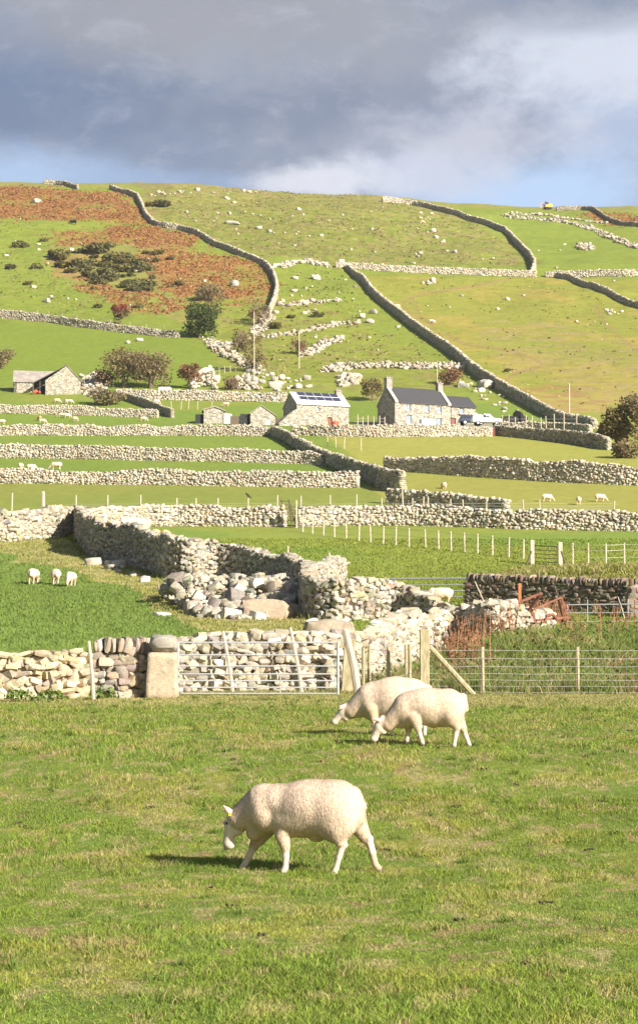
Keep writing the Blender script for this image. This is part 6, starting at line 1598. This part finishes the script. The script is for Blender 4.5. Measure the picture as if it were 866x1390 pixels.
o = obj('droppings', new_mesh('droppings', np.concatenate(dv), np.concatenate(dq), col=np.tile((.05, .04, .03), (sum(len(a) for a in dv), 1))), M['stone']); tag(o, "dark sheep droppings scattered in the foreground grass", "droppings", kind="stuff")
# middle paddocks
xy = scatter(150000, 47, 128, -.20, .20, rng, 1.2); n = len(xy); c = gcol(xy[:, 0], xy[:, 1]) * rng.uniform(.75, 1.25, (n, 1))
blades('meadow_grass', "green meadow grass of the paddocks behind the front wall", xy, .09 * rng.uniform(.6, 1.5, n), .035 * np.clip(xy[:, 1] / 70, .7, 1.8) * rng.uniform(.7, 1.3, n), c, .5, seed=2)
# long grass left ungrazed along the wall feet
rr = np.random.default_rng(99); pts = []
for lb, (dp, hd) in WALLS.items():
    if dp[:, 1].mean() > 330: continue
    L_ = np.linalg.norm(np.diff(dp, axis=0), axis=1).sum(); m_ = int(L_ * 26 * np.clip(120 / dp[:, 1].mean(), .5, 1.5))
    k = rr.integers(0, len(dp) - 1, m_); f = rr.uniform(size=(m_, 1)); q_ = dp[k] * (1 - f) + dp[k + 1] * f; t_ = dp[k + 1] - dp[k]; t_ /= np.linalg.norm(t_, axis=1, keepdims=True) + 1e-9
    pts.append(q_ + np.stack([-t_[:, 1], t_[:, 0]], -1) * (rr.choice([-1, 1], m_) * rr.uniform(.30, .85, m_))[:, None])
xy = np.concatenate(pts); xy = xy[(xy[:, 1] > 46) & (np.abs(xy[:, 0] / xy[:, 1]) < .22)]; xy = xy[fbm(xy[:, 0] / 2.2, xy[:, 1] / 2.2, 33, 3) > .44]; n = len(xy)
c = np.array([(.16, .20, .05), (.22, .23, .07), (.34, .29, .13), (.12, .17, .04)])[rr.integers(0, 4, n)] * rr.uniform(.75, 1.25, (n, 1))
blades('wall_foot_grass', "longer rough grass growing along the feet of the walls", xy, rr.uniform(.12, .42, n) , .03 * np.clip(xy[:, 1] / 70, .7, 3.2) * rr.uniform(.7, 1.3, n), c, .4, seed=8)
# dry grass on the mound
n = 26000; u = rng.uniform(.07, .21, n); d = rng.uniform(79, 108, n); xy = np.column_stack([u * d, d]); P3 = np.column_stack([xy, terrain(xy[:, 0], xy[:, 1])]); U, Vv = proj(P3)
k = inpoly(U, Vv, [(640, 796), (700, 772), (760, 764), (1000, 755), (1000, 830), (860, 806), (760, 800)]) & (fbm(xy[:, 0] / 2, xy[:, 1] / 2, 25, 3) > .36); xy = xy[k]; n = len(xy)
c = np.where(rng.uniform(size=(n, 1)) < .42, STRAW * .95, OLIVE * .6 + LUSH * .3) * rng.uniform(.75, 1.25, (n, 1))
blades('dry_grass', "long straw coloured grass growing on the mound at right", xy, rng.uniform(.12, .42, n), rng.uniform(.03, .07, n), c, .45, seed=3)
# rough weeds behind the wire fence
def patch(n, poly, rng, dl, dh):
    d = rng.uniform(dl, dh, n * 3); s = rng.uniform(.0, .24, n * 3); xy = np.column_stack([s * d, d]); U, Vv = proj(np.column_stack([xy, terrain(xy[:, 0], xy[:, 1])])); k = inpoly(U, Vv, poly); return xy[k][:n]
WP = [(472, 938), (478, 926), (520, 922), (560, 916), (584, 905), (600, 885), (640, 872), (700, 862), (760, 856), (870, 852), (1100, 850), (1100, 952), (584, 950), (560, 938)]
xy = patch(52000, WP, rng, 44.6, 66); n = len(xy); nn = fbm(xy[:, 0] / 1.2, xy[:, 1] / 1.2, 27, 3)[:, None]
pal = np.array([(.19, .25, .06), (.24, .28, .08), (.16, .22, .055), (.34, .31, .13), (.46, .38, .20), (.30, .17, .10)])
pi_ = np.clip((rng.uniform(size=n) * 3.4 + (nn[:, 0] - .42) * 9).astype(int), 0, 5); c = pal[pi_] * rng.uniform(.75, 1.25, (n, 1))
blades('rough_weeds', "tangle of rough grass and weeds behind the wire netting fence", xy, rng.uniform(.15, .52, n), rng.uniform(.010, .028, n), c, .6, seed=4, cat="weeds")
xy = patch(3600, WP, rng, 45, 64); n = len(xy); p = np.column_stack([xy, terrain(xy[:, 0], xy[:, 1]) + rng.uniform(.1, .5, n)])
a = rng.normal(size=(n, 3)); a /= np.linalg.norm(a, axis=1, keepdims=True); b = np.cross(a, rng.normal(size=(n, 3))); b /= np.linalg.norm(b, axis=1, keepdims=True); s = rng.uniform(.03, .075, (n, 1))
V = np.stack([p - a * s, p + b * s * .6, p + a * s, p - b * s * .6], 1).reshape(-1, 3); c = np.array([(.10, .16, .035), (.13, .19, .04), (.08, .12, .03), (.2, .2, .05)])[rng.integers(0, 4, n)]
o = obj('nettles', new_mesh('nettles', V, np.arange(4 * n).reshape(-1, 4), col=np.repeat(c, 4, 0)), M['leaf']); tag(o, "leafy nettles and brambles among the rough weeds", "weeds", kind="stuff")
# dead dock stems
DOCK = [(634, 905, 26), (640, 880, 30), (700, 866, 34), (690, 868, 16), (748, 862, 26), (770, 862, 18), (780, 880, 14), (828, 862, 22), (836, 858, 14), (660, 872, 14), (718, 862, 40), (640, 925, 16), (735, 862, 30), (668, 864, 70), (682, 862, 80), (697, 860, 80), (712, 860, 80), (728, 858, 70), (745, 858, 60), (760, 858, 40), (630, 900, 50), (640, 885, 60)]
xs = []
for u, v, k in DOCK:
    g = ground(u, v); xs.append(g[:2] + rng.normal(scale=(.35, .5), size=(int(k * .7), 2)))
xs = np.concatenate(xs); V = []; Cc = []
for x, y in xs:
    z = gz(x, y); H = rng.uniform(.55, 1.15); tipv = np.array([x + rng.normal(scale=.12), y, z + H]); bs = np.array([x, y, z])
    cc = np.array((.30, .16, .09)) * rng.uniform(.6, 1.35)
    for j in range(9):
        f = rng.uniform(.35, 1); q_ = bs + (tipv - bs) * f; a = rng.normal(size=3) * .024; b = rng.normal(size=3) * .02; V += [q_ - a, q_ + b, q_ + a, q_ - b]; Cc += [cc * rng.uniform(.7, 1.3)] * 4
    w = np.array([.012, 0, 0]); V += [bs - w, bs + w, tipv + w * .6, tipv - w * .6]; Cc += [cc] * 4
o = obj('dock_stems', new_mesh('dock_stems', np.array(V), np.arange(len(V)).reshape(-1, 4), col=np.clip(np.array(Cc), .01, .8)), M['leaf']); tag(o, "rust red seed heads of dead dock rising from the weeds", "dock plants", kind="stuff")
# small green weeds at the wall foot
for (u, v, lb) in [(143, 950, "leafy green weed at the foot of the coped wall"), (27, 953, "small weed at the foot of the low tumbled wall"), (72, 953, "sparse weed near the middle of the tumbled wall's foot")]:
    g = ground(u, v); me = leafmesh('weed', np.random.default_rng(int(u)), [(0, 0, .1, .32, .14, .16)], 160, .05, [(.11, .19, .035), (.15, .2, .045)], gaps=.25)
    o = obj('weed_clump', me, M['leaf'], None, g + np.array([0, -.05, 0])); tag(o, lb, "weed")

# ------------------------------------------------------------------ light, sky, camera
SUN_EL, AZX, AZY = R(26), .72, -.69
sd = np.array([AZX * cos(SUN_EL), AZY * cos(SUN_EL), sin(SUN_EL)]); sd[:2] *= 1 / np.hypot(AZX, AZY); sd /= np.linalg.norm(sd)
from mathutils import Vector
sl_ = bpy.data.lights.new("sun", 'SUN'); sl_.energy = 5.0; sl_.angle = R(.55); sl_.color = (1.0, .92, .79)
so = bpy.data.objects.new("sun", sl_); COL.objects.link(so); so.rotation_euler = Vector(sd).to_track_quat('Z', 'Y').to_euler()
w = bpy.data.worlds.new("World"); scene.world = w; w.use_nodes = True
nt = w.node_tree; N = nt.nodes; L = nt.links; bg = N["Background"]
sk = N.new("ShaderNodeTexSky"); sk.sky_type = 'NISHITA'; sk.sun_disc = False; sk.sun_elevation = SUN_EL; sk.sun_rotation = math.atan2(sd[0], sd[1]); sk.air_density = 1.0; sk.dust_density = 1.0
STR = .05; EXPO = 1.12
bg.inputs["Strength"].default_value = STR
tc = N.new("ShaderNodeTexCoord"); DIR = tc.outputs["Generated"]
def nz(scale, det=6, rough=.55, stretch=(1, 1, 2.2), off=(0, 0, 0), dist=.3):
    mp = N.new("ShaderNodeMapping"); mp.inputs["Scale"].default_value = stretch; mp.inputs["Location"].default_value = off; L.new(DIR, mp.inputs["Vector"])
    n = N.new("ShaderNodeTexNoise"); n.inputs["Scale"].default_value = scale; n.inputs["Detail"].default_value = det; n.inputs["Roughness"].default_value = rough; n.inputs["Distortion"].default_value = dist
    L.new(mp.outputs[0], n.inputs["Vector"]); return n.outputs["Fac"]
def math_(op, a, b=None, clamp=False):
    m = N.new("ShaderNodeMath"); m.operation = op; m.use_clamp = clamp
    for i, x in enumerate((a, b)):
        if x is None: continue
        if isinstance(x, (int, float)): m.inputs[i].default_value = x
        else: L.new(x, m.inputs[i])
    return m.outputs[0]
def ramp(x, lo, hi):
    m = N.new("ShaderNodeMapRange"); m.interpolation_type = 'SMOOTHSTEP'; m.inputs[1].default_value = lo; m.inputs[2].default_value = hi; L.new(x, m.inputs[0]); return m.outputs[0]
def dirv(u, v):
    s, t = pix2st(u, v); d = np.array([float(s), 1, float(t)]); return d / np.linalg.norm(d)
warp = nz(13, 8, .62, (1, 1, 1.5)); warp2 = nz(48, 6, .62, (1, 1, 1.5), (3, 1, 2))
def blob(u, v, ru, rv, soft=1.0, wamp=.9):
    """cloud-bank distribution around a compass bearing / elevation of the sky"""
    c = dirv(u, v); sub = N.new("ShaderNodeVectorMath"); sub.operation = 'SUBTRACT'; L.new(DIR, sub.inputs[0]); sub.inputs[1].default_value = tuple(c)
    dv = N.new("ShaderNodeVectorMath"); dv.operation = 'DIVIDE'; L.new(sub.outputs[0], dv.inputs[0]); dv.inputs[1].default_value = (ru / F, ru / F, rv / F)
    ln = N.new("ShaderNodeVectorMath"); ln.operation = 'LENGTH'; L.new(dv.outputs[0], ln.inputs[0])
    d = math_('ADD', ln.outputs["Value"], math_('MULTIPLY', math_('SUBTRACT', warp, .5), wamp * 3.0)); d = math_('ADD', d, math_('MULTIPLY', math_('SUBTRACT', warp2, .5), wamp * 1.3))
    m = N.new("ShaderNodeMapRange"); m.interpolation_type = 'SMOOTHSTEP'; m.inputs[1].default_value = 1 + .5 * soft; m.inputs[2].default_value = max(0, 1 - .75 * soft); L.new(d, m.inputs[0]); return m.outputs[0]
G_ = 1 / (STR * 2 ** EXPO)
def lin(r, g, b): 
    f = lambda x: ((x / 255 + .055) / 1.055) ** 2.4
    return np.array([f(r), f(g), f(b)]) * G_ * 1.32
cur = None
def over(fac, col, k=1.0):
    global cur
    mx = N.new("ShaderNodeMix"); mx.data_type = 'RGBA'
    f = math_('MULTIPLY', fac, k) if k != 1 else fac
    L.new(f, mx.inputs[0]); L.new(cur, mx.inputs[6]); mx.inputs[7].default_value = (*col, 1); cur = mx.outputs[2]
cur = sk.outputs[0]
ov = ramp(nz(3.2, 7, .6), .30, .50)
# overcast bank over the hill: slate to warm grey
sep = N.new("ShaderNodeSeparateXYZ"); L.new(DIR, sep.inputs[0])
front = math_('MULTIPLY', ramp(sep.outputs[1], .2, .75), 1.0)
over(front, lin(126, 139, 162))
over(math_('MULTIPLY', front, ramp(nz(11, 8, .64, (1, 1, 2.0), (0, 0, 5)), .38, .66)), lin(152, 157, 170), .8)
over(blob(30, 120, 230, 80), lin(104, 121, 150), .85)
over(blob(330, 20, 330, 70), lin(148, 150, 158), .8)
over(blob(640, 70, 280, 70), lin(146, 151, 165), .7)
over(blob(330, 150, 260, 44, 1.0), lin(114, 126, 150), .7)
over(blob(10, 238, 170, 40, 1.0, .6), lin(165, 188, 220), .85)
over(blob(240, 245, 130, 22, 1.0, .8), lin(146, 166, 198), .75)
over(blob(860, 180, 150, 80, 1.0, .6), lin(166, 180, 206), .85)
over(blob(740, 264, 220, 56, 1.0, .4), lin(172, 196, 228), .95)
over(blob(640, 195, 150, 44, 1.0, .9), lin(186, 189, 203), .85)
over(blob(560, 235, 150, 28, 1.0, .9), lin(188, 194, 211), .8)
over(blob(425, 245, 90, 24, 1.0, .9), lin(208, 210, 220), .85)
over(blob(805, 75, 140, 56, 1.0, .9), lin(198, 204, 218), .9)
over(blob(790, 22, 90, 22, .8, .9), lin(140, 148, 164), .5)
over(ramp(nz(30, 8, .68, (1, 1, 2.0), (7, 2, 1)), .50, .72), lin(186, 189, 203), .28)
L.new(cur, bg.inputs["Color"])
# thin autumn air over the whole valley
hz = MB().box(-2500, 2500, -200, 2400, -8, 205).build('haze', bpy.data.materials.new('thin_air'))
tag(hz, "thin pale haze filling the valley air", "haze", kind="stuff")
hm = hz.data.materials[0]; hm.use_nodes = True; hn = hm.node_tree; hn.nodes.clear()
ho = hn.nodes.new("ShaderNodeOutputMaterial"); hv = hn.nodes.new("ShaderNodeVolumePrincipled"); hn.links.new(hv.outputs[0], ho.inputs["Volume"])
hv.inputs["Color"].default_value = (.92, .95, 1, 1); hv.inputs["Density"].default_value = .0001; hv.inputs["Anisotropy"].default_value = .2

cd = bpy.data.cameras.new("camera"); cam = bpy.data.objects.new("camera", cd); COL.objects.link(cam)
cd.sensor_fit = 'VERTICAL'; cd.sensor_height = 36.0; cd.sensor_width = 24.0; cd.lens = F / 1390 * 36
cd.clip_start = .1; cd.clip_end = 12000
cam.location = (0, 0, 0); cam.rotation_euler = (pi / 2 + PITCH, 0, 0); scene.camera = cam
scene.view_settings.view_transform = 'Standard'; scene.view_settings.look = 'None'; scene.view_settings.exposure = EXPO; scene.view_settings.gamma = 1
scene.view_settings.use_curve_mapping = False
scene.cycles.max_bounces = 5; scene.cycles.diffuse_bounces = 3; scene.cycles.transparent_max_bounces = 4
scene.cycles.use_denoising = True
